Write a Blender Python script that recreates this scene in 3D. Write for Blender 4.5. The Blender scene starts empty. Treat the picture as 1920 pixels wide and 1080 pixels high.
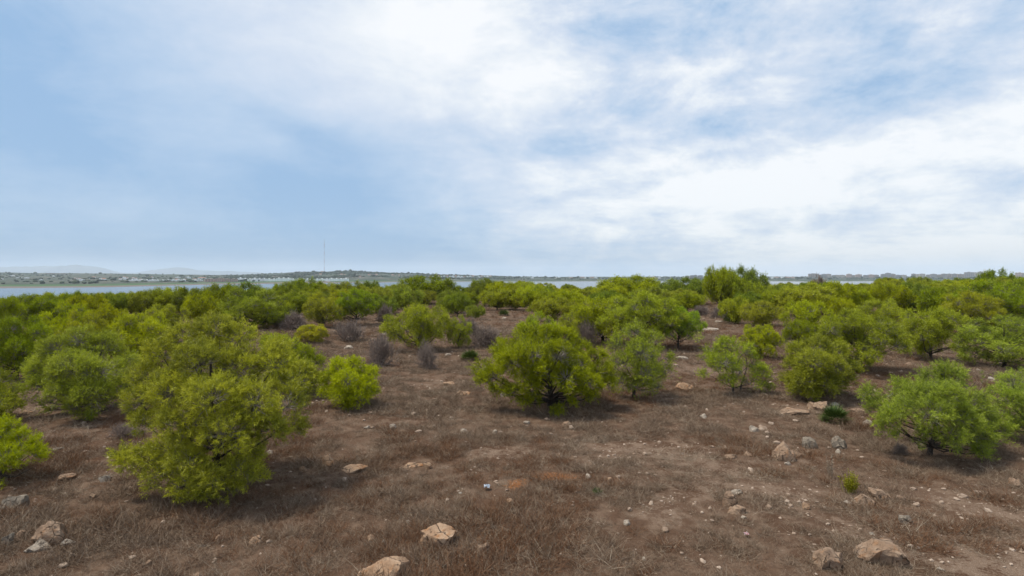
import bpy, bmesh, math, random
import numpy as np
from mathutils import Vector, noise as mnoise

PI = math.pi
R = math.radians
F = 1067.0          # focal length in pixels of the 1920 px wide photograph
HOR = 521.0         # eye level row
EYE = 5.0
WATER_Z = -15.0

sc = bpy.context.scene
C = sc.collection

# ------------------------------------------------------------------ camera
cd = bpy.data.cameras.new('camera')
cam = bpy.data.objects.new('camera', cd)
C.objects.link(cam)
cam.location = (0, 0, EYE)
cam.rotation_euler = (R(90), 0, 0)
cd.sensor_width = 36.0
cd.lens = 36.0 * F / 1920.0
cd.shift_y = -(540 - HOR) / 1920.0
cd.clip_start = 0.1
cd.clip_end = 60000
sc.camera = cam

sc.view_settings.view_transform = 'Standard'
sc.view_settings.look = 'None'
sc.view_settings.gamma = 1
sc.view_settings.use_curve_mapping = False
sc.view_settings.exposure = 0.50
sc.render.engine = 'CYCLES'
cy = sc.cycles
cy.use_denoising = True
cy.max_bounces = 6
cy.diffuse_bounces = 4
cy.glossy_bounces = 2
cy.transmission_bounces = 4
cy.volume_bounces = 1
cy.sample_clamp_indirect = 6
sc.render.film_transparent = False


# ------------------------------------------------------------------ node helper
class N:
    def __init__(s, tree):
        s.t = tree
        tree.nodes.clear()

    def new(s, kind, **kw):
        n = s.t.nodes.new(kind)
        for k, v in kw.items():
            setattr(n, k, v)
        return n

    def put(s, sock, v):
        if isinstance(v, bpy.types.NodeSocket):
            s.t.links.new(v, sock)
        elif v is not None:
            sock.default_value = v

    def m(s, op, a, b=None, c=None, clamp=False):
        n = s.new('ShaderNodeMath', operation=op, use_clamp=clamp)
        s.put(n.inputs[0], a)
        if b is not None: s.put(n.inputs[1], b)
        if c is not None: s.put(n.inputs[2], c)
        return n.outputs[0]

    def mix(s, f, a, b, blend='MIX'):
        n = s.new('ShaderNodeMix', data_type='RGBA', blend_type=blend)
        s.put(n.inputs[0], f)
        s.put(n.inputs[6], a if isinstance(a, bpy.types.NodeSocket) else (*a, 1))
        s.put(n.inputs[7], b if isinstance(b, bpy.types.NodeSocket) else (*b, 1))
        return n.outputs[2]

    def noise(s, vec, scale, detail=4, rough=.55, dist=0, dim='3D'):
        n = s.new('ShaderNodeTexNoise', noise_dimensions=dim)
        if vec is not None: s.put(n.inputs['Vector'], vec)
        n.inputs['Scale'].default_value = scale
        n.inputs['Detail'].default_value = detail
        n.inputs['Roughness'].default_value = rough
        n.inputs['Distortion'].default_value = dist
        return n.outputs[0]

    def ss(s, v, lo, hi):
        n = s.new('ShaderNodeMapRange', interpolation_type='SMOOTHSTEP')
        s.put(n.inputs[0], v)
        n.inputs[1].default_value = lo
        n.inputs[2].default_value = hi
        return n.outputs[0]

    def attr(s, name):
        return s.new('ShaderNodeAttribute', attribute_name=name).outputs['Fac']

    def ramp(s, f, stops):
        n = s.new('ShaderNodeValToRGB')
        cr = n.color_ramp
        while len(cr.elements) < len(stops): cr.elements.new(0.5)
        for e, (p, c) in zip(cr.elements, stops):
            e.position = p
            e.color = (*c, 1)
        s.put(n.inputs[0], f)
        return n.outputs[0]


# ------------------------------------------------------------------ world
SUN_EL, SUN_AZ = R(64), R(-95)          # azimuth from +Y towards +X
world = bpy.data.worlds.new('World')
sc.world = world
world.use_nodes = True
n = N(world.node_tree)
sky = n.new('ShaderNodeTexSky', sky_type='NISHITA')
sky.sun_disc = False
sky.sun_elevation = SUN_EL
sky.sun_rotation = SUN_AZ
tc = n.new('ShaderNodeTexCoord').outputs['Generated']
sep = n.new('ShaderNodeSeparateXYZ')
n.put(sep.inputs[0], tc)
dx, dy, dz = sep.outputs
az = n.m('ARCTAN2', dx, dy)
hyp = n.m('SQRT', n.m('ADD', n.m('MULTIPLY', dx, dx), n.m('MULTIPLY', dy, dy)))
el = n.m('ARCTAN2', dz, hyp)
zz = n.m('ADD', n.m('MAXIMUM', dz, 0.0), 0.10)
comb = n.new('ShaderNodeCombineXYZ')
n.put(comb.inputs[0], n.m('DIVIDE', dx, zz))
n.put(comb.inputs[1], n.m('DIVIDE', dy, zz))
P = comb.outputs[0]


def blob(px, py, rx, ry, rot, amp):
    a0 = math.atan((px - 960) / F)
    e0 = math.atan((HOR - py) / F * math.cos(a0))
    ca, sa = math.cos(R(rot)), math.sin(R(rot))
    da = n.m('SUBTRACT', az, a0)
    de = n.m('SUBTRACT', el, e0)
    s1 = F / rx * 1.15
    s2 = F / ry * 1.15
    p = n.m('ADD', n.m('MULTIPLY', da, ca * s1), n.m('MULTIPLY', de, sa * s1))
    q = n.m('SUBTRACT', n.m('MULTIPLY', de, ca * s2), n.m('MULTIPLY', da, sa * s2))
    d2 = n.m('ADD', n.m('MULTIPLY', p, p), n.m('MULTIPLY', q, q))
    return n.m('MULTIPLY', n.m('EXPONENT', n.m('MULTIPLY', d2, -1.0)), amp)


warp = n.noise(P, 0.9, 3, .5)
wv = n.new('ShaderNodeVectorMath', operation='MULTIPLY_ADD')
n.put(wv.inputs[0], n.new('ShaderNodeCombineXYZ').outputs[0])
cw = n.new('ShaderNodeCombineXYZ')
n.put(cw.inputs[0], warp)
n.put(cw.inputs[1], n.noise(P, 1.3, 3, .5, 0.3))
pv = n.new('ShaderNodeVectorMath', operation='ADD')
n.put(pv.inputs[0], P)
cws = n.new('ShaderNodeVectorMath', operation='SCALE'); n.put(cws.inputs[0], cw.outputs[0]); cws.inputs['Scale'].default_value = .45
n.put(pv.inputs[1], cws.outputs[0])
big = n.noise(pv.outputs[0], 0.75, 6, .52, .3)
mp = n.new('ShaderNodeMapping')
n.put(mp.inputs[0], pv.outputs[0])
mp.inputs['Rotation'].default_value = (0, 0, R(20))
mp.inputs['Scale'].default_value = (1.0, 1.35, 1)
fine = n.noise(mp.outputs[0], 2.5, 9, .62, .25)
side = n.m('MULTIPLY_ADD', n.ss(az, -0.3, 0.25), 0.72, 0.28)
BL = [(430, 320, 450, 115, -3, -.36), (0, 200, 200, 190, 0, -.34), (300, 480, 800, 60, 0, -.34),
      (640, 390, 200, 90, 0, -.26), (1720, 505, 520, 55, 0, .30), (930, 470, 330, 60, 0, -.20), (0, 0, 250, 130, 0, -.32),
      (820, 80, 300, 140, -8, .34), (330, 130, 330, 120, 0, .12),
      (580, 250, 160, 26, -17, -.20), (1190, 90, 130, 60, 20, -.16), (1580, 90, 190, 80, 10, -.10),
      (1640, 195, 150, 45, 14, -.26), (1330, 235, 150, 34, 8, -.22), (1050, 285, 110, 40, 0, -.28),
      (1770, 262, 120, 22, 12, -.26), (1400, 120, 220, 90, 0, .24), (1600, 310, 520, 62, 9, .50),
      (1180, 335, 330, 70, 0, .30), (1800, 20, 90, 50, 0, .30), (1780, 440, 420, 70, 0, .42),
      (1000, 180, 120, 70, 0, .22), (900, 30, 200, 60, 0, .15)]
md_ = n.new('ShaderNodeMapping')
n.put(md_.inputs[0], tc)
md_.inputs['Scale'].default_value = (1, 1, 2.1)
md_.inputs['Rotation'].default_value = (0, R(7), 0)
mott = n.noise(md_.outputs[0], 5.0, 12, .66, .35)
mott2 = n.noise(md_.outputs[0], 13.0, 10, .68, .2)
L = n.m('ADD', 0.50, n.m('MULTIPLY', n.m('SUBTRACT', mott, .5), n.m('MULTIPLY_ADD', side, 1.65, .12)))
L = n.m('ADD', L, n.m('MULTIPLY', n.m('SUBTRACT', mott2, .5), n.m('MULTIPLY', side, .95)))
for b in BL:
    L = n.m('ADD', L, blob(*b))
L = n.m('ADD', L, n.m('MULTIPLY', n.m('SUBTRACT', big, 0.5), n.m('MULTIPLY', side, .7)))
L = n.m('ADD', L, n.m('MULTIPLY', n.m('SUBTRACT', fine, 0.5), n.m('MULTIPLY', side, .55)))
cloud = n.ramp(L, [(0.0, (.225, .360, .545)), (0.30, (.355, .462, .605)), (0.6, (.51, .57, .66)),
                   (0.85, (.66, .69, .72)), (1.0, (.74, .75, .76))])
# thin blue of the clear sky seeps through the cloud sheet
bg1 = n.new('ShaderNodeBackground')
n.put(bg1.inputs[0], sky.outputs[0])
bg1.inputs[1].default_value = 0.10
bg2 = n.new('ShaderNodeBackground')
n.put(bg2.inputs[0], cloud)
bg2.inputs[1].default_value = 1.0
mx = n.new('ShaderNodeMixShader')
mx.inputs[0].default_value = 0.90
n.t.links.new(bg1.outputs[0], mx.inputs[1])
n.t.links.new(bg2.outputs[0], mx.inputs[2])
wo = n.new('ShaderNodeOutputWorld')
n.t.links.new(mx.outputs[0], wo.inputs[0])

ld = bpy.data.lights.new('sun', 'SUN')
ld.energy = 2.8
ld.angle = R(11)
ld.color = (1.0, .93, .80)
sun = bpy.data.objects.new('sun', ld)
C.objects.link(sun)
sdir = Vector((math.sin(SUN_AZ) * math.cos(SUN_EL), math.cos(SUN_AZ) * math.cos(SUN_EL), math.sin(SUN_EL)))
sun.rotation_euler = sdir.to_track_quat('Z', 'Y').to_euler()

# ------------------------------------------------------------------ helpers
def sstep(x, a, b):
    t = np.clip((x - a) / (b - a), 0, 1)
    return t * t * (3 - 2 * t)


_rs = np.random.RandomState(77)
_TAB = _rs.rand(256, 256)


def vnoise(x, y):
    x = np.asarray(x, float); y = np.asarray(y, float)
    xi = np.floor(x).astype(int); yi = np.floor(y).astype(int)
    fx = x - xi; fy = y - yi
    fx = fx * fx * (3 - 2 * fx); fy = fy * fy * (3 - 2 * fy)
    g = lambda a, b: _TAB[a & 255, b & 255]
    return (g(xi, yi) * (1 - fx) + g(xi + 1, yi) * fx) * (1 - fy) + (g(xi, yi + 1) * (1 - fx) + g(xi + 1, yi + 1) * fx) * fy


def fbm(x, y, o=4):
    s = 0; a = .5; t = 0
    for i in range(o):
        s = s + a * vnoise(x * 2 ** i + 13.7 * i, y * 2 ** i + 5.1 * i)
        t += a; a *= .5
    return s / t


def ground_z(x, y):
    x = np.asarray(x, float); y = np.asarray(y, float)
    r = np.hypot(x, y)
    a = np.arctan2(x, y)
    r0 = np.interp(a, [-.9, -.6, -.2, .2, .6, .9], [75, 85, 120, 150, 190, 210])
    z = -20.0 * sstep(r, r0, r0 + 330)
    near = 1 - sstep(r, 60, 200)
    z = z + ((fbm(x / 7 + 40, y / 7 + 40, 3) - .5) * .30 + (fbm(x / 1.3, y / 1.3, 3) - .5) * .10) * (.3 + .7 * near)
    return z


def gz(x, y):
    return float(ground_z(x, y))


def at(px, py):
    """point on the flat hilltop seen at this pixel of the photograph"""
    Y = EYE * F / (py - HOR)
    return (px - 960) / F * Y, Y


def z_at(Y, py):
    return EYE - (py - HOR) / F * Y


def mesh_from(name, verts, faces, mat, smooth=False, attrs=None, extra_mats=None, mat_idx=None):
    """verts (n,3); faces: (m,k) int array or list of arrays with differing k"""
    me = bpy.data.meshes.new(name)
    verts = np.asarray(verts, np.float32)
    if isinstance(faces, np.ndarray): faces = [faces]
    faces = [np.asarray(f, np.int32) for f in faces if len(f)]
    me.vertices.add(len(verts))
    me.vertices.foreach_set('co', verts.ravel())
    loops = np.concatenate([f.ravel() for f in faces])
    tot = np.concatenate([np.full(len(f), f.shape[1], np.int32) for f in faces])
    st = np.concatenate([[0], np.cumsum(tot)[:-1]]).astype(np.int32)
    me.loops.add(len(loops))
    me.loops.foreach_set('vertex_index', loops)
    me.polygons.add(len(tot))
    me.polygons.foreach_set('loop_start', st)
    me.polygons.foreach_set('loop_total', tot)
    me.materials.append(mat)
    for m_ in extra_mats or []: me.materials.append(m_)
    if mat_idx is not None: me.polygons.foreach_set('material_index', np.asarray(mat_idx, np.int32))
    me.polygons.foreach_set('use_smooth', np.full(len(tot), smooth, bool))
    for k, v in (attrs or {}).items():
        at_ = me.attributes.new(k, 'FLOAT', 'POINT')
        at_.data.foreach_set('value', np.asarray(v, np.float32))
    me.update(calc_edges=True)
    return me


def put(name, me, parent=None, loc=(0, 0, 0), rz=0, scale=(1, 1, 1), **props):
    o = bpy.data.objects.new(name, me)
    C.objects.link(o)
    o.location = loc
    o.rotation_euler = (0, 0, rz)
    o.scale = scale
    if parent: o.parent = parent
    for k, v in props.items():
        if v is not None: o[k] = v
    return o


def unit(v):
    return v / np.maximum(np.linalg.norm(v, axis=-1, keepdims=True), 1e-9)


def rdir(rng, nn):
    return unit(rng.normal(size=(nn, 3)))


def cones(p0, p1, r0, r1, sides=3):
    """n tapered sticks, vectorised"""
    nn = len(p0)
    d = unit(p1 - p0)
    ref = np.where(np.abs(d[:, 2:3]) > .9, np.array([[1., 0, 0]]), np.array([[0, 0, 1.]]))
    u = unit(np.cross(d, ref)); v = np.cross(d, u)
    r0 = np.broadcast_to(np.asarray(r0, float), (nn,)); r1 = np.broadcast_to(np.asarray(r1, float), (nn,))
    V = np.zeros((nn, 2 * sides, 3))
    for k in range(sides):
        a = 2 * PI * k / sides
        o = u * math.cos(a) + v * math.sin(a)
        V[:, k] = p0 + o * r0[:, None]
        V[:, sides + k] = p1 + o * r1[:, None]
    b = (np.arange(nn) * 2 * sides)[:, None]
    Fc = np.concatenate([b + np.array([[k, (k + 1) % sides, sides + (k + 1) % sides, sides + k]]) for k in range(sides)])
    return V.reshape(-1, 3), Fc


def tube(pts, rad, sides=7):
    pts = np.asarray(pts, float); nn = len(pts)
    t = unit(np.gradient(pts, axis=0))
    ref = np.array([0.3, 1, .1]); V = []
    for i in range(nn):
        u = unit(np.cross(t[i], ref)); v = np.cross(t[i], u)
        for k in range(sides):
            a = 2 * PI * k / sides
            V.append(pts[i] + (u * math.cos(a) + v * math.sin(a)) * rad[i])
    Fc = [[i * sides + k, i * sides + (k + 1) % sides, (i + 1) * sides + (k + 1) % sides, (i + 1) * sides + k]
          for i in range(nn - 1) for k in range(sides)]
    return np.array(V), np.array(Fc)


class Acc:
    def __init__(s): s.V = []; s.Q = {}; s.n = 0

    def add(s, V, Fc):
        s.V.append(V); s.Q.setdefault(Fc.shape[1], []).append(Fc + s.n); s.n += len(V)

    def mesh(s, name, mat, smooth=False):
        return mesh_from(name, np.concatenate(s.V), [np.concatenate(q) for q in s.Q.values()], mat, smooth)


# ------------------------------------------------------------------ materials
def mat(name, rough=.9):
    m = bpy.data.materials.new(name)
    m.use_nodes = True
    k = N(m.node_tree)
    out = k.new('ShaderNodeOutputMaterial')
    bs = k.new('ShaderNodeBsdfPrincipled')
    bs.inputs['Roughness'].default_value = rough
    bs.inputs['Specular IOR Level'].default_value = .25
    k.t.links.new(bs.outputs[0], out.inputs[0])
    return m, k, bs, out


def simple(name, col, rough=.9, var=.12, scale=6):
    m, k, bs, out = mat(name, rough)
    tcn = k.new('ShaderNodeTexCoord').outputs['Object']
    f = k.noise(tcn, scale, 5)
    c0 = tuple(x * (1 - var) for x in col); c1 = tuple(min(1, x * (1 + var)) for x in col)
    k.put(bs.inputs[0], k.mix(k.ss(f, .35, .65), c0, c1))
    return m


def needle_mat(name, dark, light, tip, trans=.35):
    m = bpy.data.materials.new(name)
    m.use_nodes = True
    k = N(m.node_tree)
    out = k.new('ShaderNodeOutputMaterial')
    oi = k.new('ShaderNodeObjectInfo')
    var = k.attr('var'); tp = k.attr('tip')
    c = k.mix(var, dark, light)
    c = k.mix(k.m('MULTIPLY', tp, .75), c, tip)
    # every tree has its own cast of green
    hs = k.new('ShaderNodeHueSaturation')
    k.put(hs.inputs['Hue'], k.m('MULTIPLY_ADD', oi.outputs['Random'], 0.022, 0.498))
    k.put(hs.inputs['Saturation'], k.m('MULTIPLY_ADD', k.m('FRACT', k.m('MULTIPLY', oi.outputs['Random'], 7.31)), 0.12, 0.98))
    k.put(hs.inputs['Value'], k.m('MULTIPLY_ADD', k.m('FRACT', k.m('MULTIPLY', oi.outputs['Random'], 3.77)), 0.32, 0.92))
    k.put(hs.inputs['Color'], c)
    # object colour multiplies the tree's tint
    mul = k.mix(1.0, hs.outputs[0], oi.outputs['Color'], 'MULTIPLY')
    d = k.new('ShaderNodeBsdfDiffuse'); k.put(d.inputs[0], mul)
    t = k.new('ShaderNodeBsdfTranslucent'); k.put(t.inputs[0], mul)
    g = k.new('ShaderNodeBsdfGlossy'); g.inputs['Roughness'].default_value = .45
    g.inputs[0].default_value = (1, 1, 1, 1)
    mx1 = k.new('ShaderNodeMixShader'); mx1.inputs[0].default_value = trans
    k.t.links.new(d.outputs[0], mx1.inputs[1]); k.t.links.new(t.outputs[0], mx1.inputs[2])
    mx2 = k.new('ShaderNodeMixShader'); mx2.inputs[0].default_value = .02
    k.t.links.new(mx1.outputs[0], mx2.inputs[1]); k.t.links.new(g.outputs[0], mx2.inputs[2])
    k.t.links.new(mx2.outputs[0], out.inputs[0])
    return m


M = {}
M['needle'] = needle_mat('pine_needles', (.105, .122, .012), (.375, .390, .022), (.62, .61, .045), .36)
M['weed_green'] = needle_mat('weed_leaves', (.20, .19, .02), (.35, .33, .03), (.40, .40, .04))
M['palm_green'] = needle_mat('palmetto_leaves', (.05, .075, .018), (.10, .13, .03), (.16, .19, .05), .15)
M['bark'] = simple('bark', (.060, .048, .040), .95, .4, 20)
M['twig'] = simple('twig', (.21, .185, .165), .95, .25, 9)
M['dead_twig'] = simple('dead_twig', (.235, .185, .155), .95, .25, 9)


def grass_mat(name, a, b, c):
    m, k, bs, out = mat(name, .95)
    bs.inputs['Specular IOR Level'].default_value = .05
    oi = k.new('ShaderNodeObjectInfo')
    v = k.attr('var')
    col = k.mix(oi.outputs['Random'], a, b)
    col = k.mix(k.m('MULTIPLY', v, v), col, c)
    k.put(bs.inputs[0], col)
    return m


M['grass'] = grass_mat('dry_grass', (.098, .057, .035), (.152, .100, .068), (.36, .28, .205))
M['grass_red'] = grass_mat('dry_grass_red', (.125, .058, .030), (.155, .080, .048), (.24, .14, .08))
M['straw'] = grass_mat('straw', (.20, .145, .10), (.30, .235, .17), (.44, .37, .28))

# ground
m, k, bs, out = mat('ground_soil', .97)
bs.inputs['Specular IOR Level'].default_value = .05
pos = k.new('ShaderNodeNewGeometry').outputs['Position']
n1 = k.noise(pos, .35, 6, .6, .5)
n2 = k.noise(pos, 2.3, 6, .6, .3)
n3 = k.noise(pos, 14, 6, .65)
n4 = k.noise(pos, 60, 3, .6)
col = k.mix(k.ss(n1, .35, .65), (.090, .051, .032), (.132, .083, .056))
col = k.mix(k.ss(n2, .42, .68), col, (.176, .118, .082))
col = k.mix(k.m('MULTIPLY', k.ss(n3, .5, .75), .7), col, (.045, .028, .020))
gravel = k.mix(k.ss(n4, .45, .6), (.18, .120, .085), (.34, .26, .195))
bare = k.attr('bare')
bm_ = k.ss(k.m('ADD', k.m('ADD', bare, k.m('MULTIPLY', k.m('SUBTRACT', n2, .5), 1.3)), k.m('MULTIPLY', k.m('SUBTRACT', n3, .5), 2.2)), .55, .95)
col = k.mix(k.m('MULTIPLY', bm_, .62), col, gravel)
org = k.ss(k.m('ADD', k.attr('orange'), k.m('MULTIPLY', k.m('SUBTRACT', n3, .5), 1.2)), .4, .7)
col = k.mix(k.m('MULTIPLY', org, .85), col, (.36, .140, .045))
k.put(bs.inputs[0], col)
bp = k.new('ShaderNodeBump'); bp.inputs['Strength'].default_value = .9; bp.inputs['Distance'].default_value = .05
k.put(bp.inputs['Height'], k.m('ADD', n3, k.m('MULTIPLY', n4, .35)))
k.t.links.new(bp.outputs[0], bs.inputs['Normal'])
M['ground'] = m

# far country
m, k, bs, out = mat('far_land', .97)
pos = k.new('ShaderNodeNewGeometry').outputs['Position']
mpn = k.new('ShaderNodeMapping'); k.put(mpn.inputs[0], pos); mpn.inputs['Scale'].default_value = (.006, .0022, .01)
a1 = k.noise(mpn.outputs[0], 1.0, 6, .65, .6)
a2 = k.noise(mpn.outputs[0], 3.7, 6, .7, .2)
col = k.mix(k.ss(a1, .4, .62), (.032, .052, .028), (.085, .080, .058))
col = k.mix(k.ss(a2, .55, .70), col, (.26, .22, .175))
col = k.mix(k.ss(a2, .50, .38), col, (.035, .055, .030))
sh = k.attr('shore')
col = k.mix(k.ss(sh, .15, .35), (.16, .13, .11), k.mix(k.ss(sh, .5, .9), (.050, .110, .035), col))
hl = k.attr('wooded')
col = k.mix(k.m('MULTIPLY', hl, .8), col, k.mix(k.ss(a2, .45, .6), (.035, .050, .034), (.07, .085, .055)))
k.put(bs.inputs[0], col)
M['far'] = m
M['mountain'] = simple('mountain_rock', (.10, .11, .10), .97, .3, .002)
M['wood'] = simple('far_foliage', (.045, .060, .035), .97, .45, .02)

m, k, bs, out = mat('lagoon_water', .15)
bs.inputs['Base Color'].default_value = (.03, .05, .065, 1)
bs.inputs['Specular IOR Level'].default_value = .5
bs.inputs['IOR'].default_value = 1.33
pos = k.new('ShaderNodeNewGeometry').outputs['Position']
bp = k.new('ShaderNodeBump'); bp.inputs['Strength'].default_value = .45; bp.inputs['Distance'].default_value = .35
k.put(bp.inputs['Height'], k.noise(pos, .35, 5, .6))
k.t.links.new(bp.outputs[0], bs.inputs['Normal'])
M['water'] = m


def rock_mat(name, base, light, stain, grey, stain_amt=.5, grey_amt=.4):
    m, k, bs, out = mat(name, .92)
    bs.inputs['Specular IOR Level'].default_value = .15
    t = k.new('ShaderNodeTexCoord').outputs['Object']
    a = k.noise(t, 2.2, 8, .62, .4); b = k.noise(t, 5.5, 8, .68, .3); c = k.noise(t, 22, 6, .7); e = k.noise(t, 1.4, 4, .5, 1.0)
    col = k.mix(k.ss(a, .35, .65), base, light)
    col = k.mix(k.m('MULTIPLY', k.ss(b, .52, .64), stain_amt), col, stain)
    col = k.mix(k.m('MULTIPLY', k.ss(e, .52, .66), grey_amt), col, grey)
    col = k.mix(k.m('MULTIPLY', k.ss(c, .58, .72), .55), col, (.13, .10, .08))
    vo = k.new('ShaderNodeTexVoronoi', feature='DISTANCE_TO_EDGE'); k.put(vo.inputs['Vector'], t); vo.inputs['Scale'].default_value = 3.2
    wn = k.noise(t, 6, 4, .6)
    crack = k.m('MULTIPLY', k.ss(k.m('ADD', vo.outputs['Distance'], k.m('MULTIPLY', wn, .10)), .085, .045), k.ss(a, .42, .56))
    col = k.mix(k.m('MULTIPLY', crack, .75), col, (.07, .05, .04))
    pit = k.ss(k.noise(t, 9, 3, .5), .62, .70)
    col = k.mix(k.m('MULTIPLY', pit, .6), col, (.09, .065, .05))
    k.put(bs.inputs[0], col)
    bp = k.new('ShaderNodeBump'); bp.inputs['Strength'].default_value = 1.0; bp.inputs['Distance'].default_value = .06
    k.put(bp.inputs['Height'], k.m('SUBTRACT', k.m('ADD', b, k.m('MULTIPLY', c, .6)), k.m('ADD', crack, k.m('MULTIPLY', pit, .6))))
    k.t.links.new(bp.outputs[0], bs.inputs['Normal'])
    return m


M['rock'] = rock_mat('tan_limestone', (.25, .165, .110), (.40, .285, .200), (.32, .15, .06), (.19, .165, .14))
M['rock_orange'] = rock_mat('orange_limestone', (.33, .205, .125), (.47, .33, .225), (.36, .16, .06), (.26, .21, .165), .6, .35)
M['rock_grey'] = rock_mat('grey_limestone', (.20, .165, .130), (.32, .27, .21), (.28, .18, .11), (.18, .155, .13), .3, .6)
M['rock_pale'] = rock_mat('pale_limestone', (.36, .30, .24), (.52, .45, .37), (.40, .27, .16), (.34, .31, .28), .3, .3)
M['pebble'] = grass_mat('pebbles', (.25, .18, .13), (.42, .33, .26), (.48, .40, .33))

# ------------------------------------------------------------------ ground sheet (hilltop falling to the lagoon)
def zone(X, Y, px, py, wx, wy):
    cx, cy_ = at(px, py)
    x1, _ = at(px + wx, py)
    _, y1 = at(px, py - wy)
    return np.exp(-(((X - cx) / abs(x1 - cx)) ** 2 + ((Y - cy_) / max(.4, abs(y1 - cy_))) ** 2))


def bare_mask(X, Y):
    b = .70 * (fbm(X / 1.7 + 9, Y / 1.3 + 3, 4) - .5) + .30 + .22 * sstep(fbm(X / 9 + 70, Y / 7, 3), .45, .70)
    for a_ in [(1180, 850, 240, 30, .40), (1330, 920, 160, 22, .2), (900, 850, 70, 14, .35), (830, 720, 130, 14, .25), (1880, 1050, 120, 40, .35),
               (1850, 950, 90, 22, .25), (760, 780, 90, 14, .2), (1230, 960, 70, 40, .25), (1500, 770, 90, 14, .3), (1860, 820, 60, 10, .35), (90, 765, 60, 12, .35),
               (1340, 700, 70, 12, .25), (1300, 850, 160, 24, .25), (200, 895, 90, 14, .15)]:
        b = b + a_[4] * zone(X, Y, *a_[:4])
    for a_ in [(420, 960, 330, 55, .45), (1750, 880, 220, 26, .35), (1030, 780, 190, 22, .5), (1000, 990, 260, 40, .3), (650, 960, 200, 40, .25), (1450, 1030, 160, 40, .25)]:
        b = b - a_[4] * zone(X, Y, *a_[:4])
    return b


def orange_mask(X, Y):
    return (.85 * zone(X, Y, 1045, 900, 62, 9) + .7 * zone(X, Y, 965, 914, 30, 8) + .35 * zone(X, Y, 780, 870, 60, 10)
            + .30 * zone(X, Y, 640, 875, 60, 14) + .3 * zone(X, Y, 300, 1035, 80, 12) + .12 * sstep(fbm(X / 5, Y / 5 + 90, 3), .5, .7))


rr = np.concatenate([np.linspace(.4, 7, 12), np.geomspace(7.4, 900, 240)])
aa = np.concatenate([np.linspace(-PI, -.86, 60, endpoint=False), np.linspace(-.86, .86, 440, endpoint=False), np.linspace(.86, PI, 60)])
RR, AA = np.meshgrid(rr, aa, indexing='ij')
X = RR * np.sin(AA); Y = RR * np.cos(AA)
Z = ground_z(X, Y) + (fbm(X * 2.6, Y * 2.6, 3) - .5) * .05 * (RR < 60)
nr, na = RR.shape
idx = np.arange(nr * na).reshape(nr, na)
Q = np.stack([idx[:-1, :-1], idx[1:, :-1], idx[1:, 1:], idx[:-1, 1:]], -1).reshape(-1, 4)[:, ::-1]
V = np.stack([X, Y, Z], -1).reshape(-1, 3)
cidx = len(V)
V = np.concatenate([V, [[0, 0, gz(0, 0)]]])
tri = np.stack([np.full(na - 1, cidx), idx[0, 1:], idx[0, :-1]], -1)
b_ = np.append(bare_mask(X, Y).ravel(), .3); o_ = np.append(orange_mask(X, Y).ravel(), 0)
put('ground', mesh_from('ground', V, [Q, tri], M['ground'], True, {'bare': b_, 'orange': o_}), kind='structure')

# ------------------------------------------------------------------ water, far land, mountains
def disc(rad, z, seg=96, rings=6):
    Vd = [[0, 0, z]]; Fd = []; Qd = []
    for j in range(1, rings + 1):
        for i in range(seg):
            a = 2 * PI * i / seg
            Vd.append([math.sin(a) * rad * j / rings, math.cos(a) * rad * j / rings, z])
    for i in range(seg): Fd.append([0, 1 + (i + 1) % seg, 1 + i])
    for j in range(rings - 1):
        for i in range(seg):
            a = 1 + j * seg; Qd.append([a + i, a + (i + 1) % seg, a + seg + (i + 1) % seg, a + seg + i])
    return np.array(Vd, float), [np.array(Fd), np.array(Qd)]


Vd, Fd = disc(13500, WATER_Z)
put('water', mesh_from('water', Vd, Fd, M['water']), kind='structure')

PXS = [-400, 0, 200, 300, 400, 480, 560, 650, 700, 750, 830, 950, 1050, 1200, 1500, 1700, 1920, 2300]
PSH = [543, 540.5, 538.5, 536, 533.5, 532.5, 531, 530, 529.5, 529, 528.3, 528, 527.7, 527.6, 527.6, 527.6, 527.6, 527.6]
PRG = [510, 511, 512.8, 514, 515.5, 514.5, 510.3, 507.6, 509.5, 511.5, 515, 518.3, 519, 519, 518.6, 518.2, 518, 518]
YRG = [4600, 4600, 4600, 4600, 4600, 4600, 4600, 4600, 4600, 4600, 4900, 5300, 5500, 5500, 5500, 5500, 5500, 5500]
TAU = np.linspace(0, 1, 60)


def far_z(x, Y):
    px = 960 + F * x / Y
    w = fbm(px / 60.0, Y * 0 + 3.3, 3) - .5
    w2 = fbm(px / 9.0, Y * 0 + 7.3, 3) - .5
    psh = np.interp(px, PXS, PSH) + w * .8
    prg = np.interp(px, PXS, PRG) + w * 1.2 + w2 * .5
    ys = (EYE - WATER_Z) * F / (psh - HOR)
    yr = np.interp(px, PXS, YRG)
    t = (Y - ys) / (yr - ys)
    q = np.clip(t, -.05, 1) ; q = np.where(q > 0, q ** .62, q * 4)
    py = psh + (prg - psh) * q
    z = EYE - (py - HOR) / F * Y
    zr = EYE - (prg - HOR) / F * yr
    return np.where(t > 1, zr - (t - 1) * 60, z), t


def far_Y(px, py):
    lo, hi = 700., 5600.
    for _ in range(40):
        mid = .5 * (lo + hi)
        z, t = far_z((px - 960) / F * mid, mid)
        if HOR + F * (EYE - z) / mid > py: lo = mid
        else: hi = mid
    return lo


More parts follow.
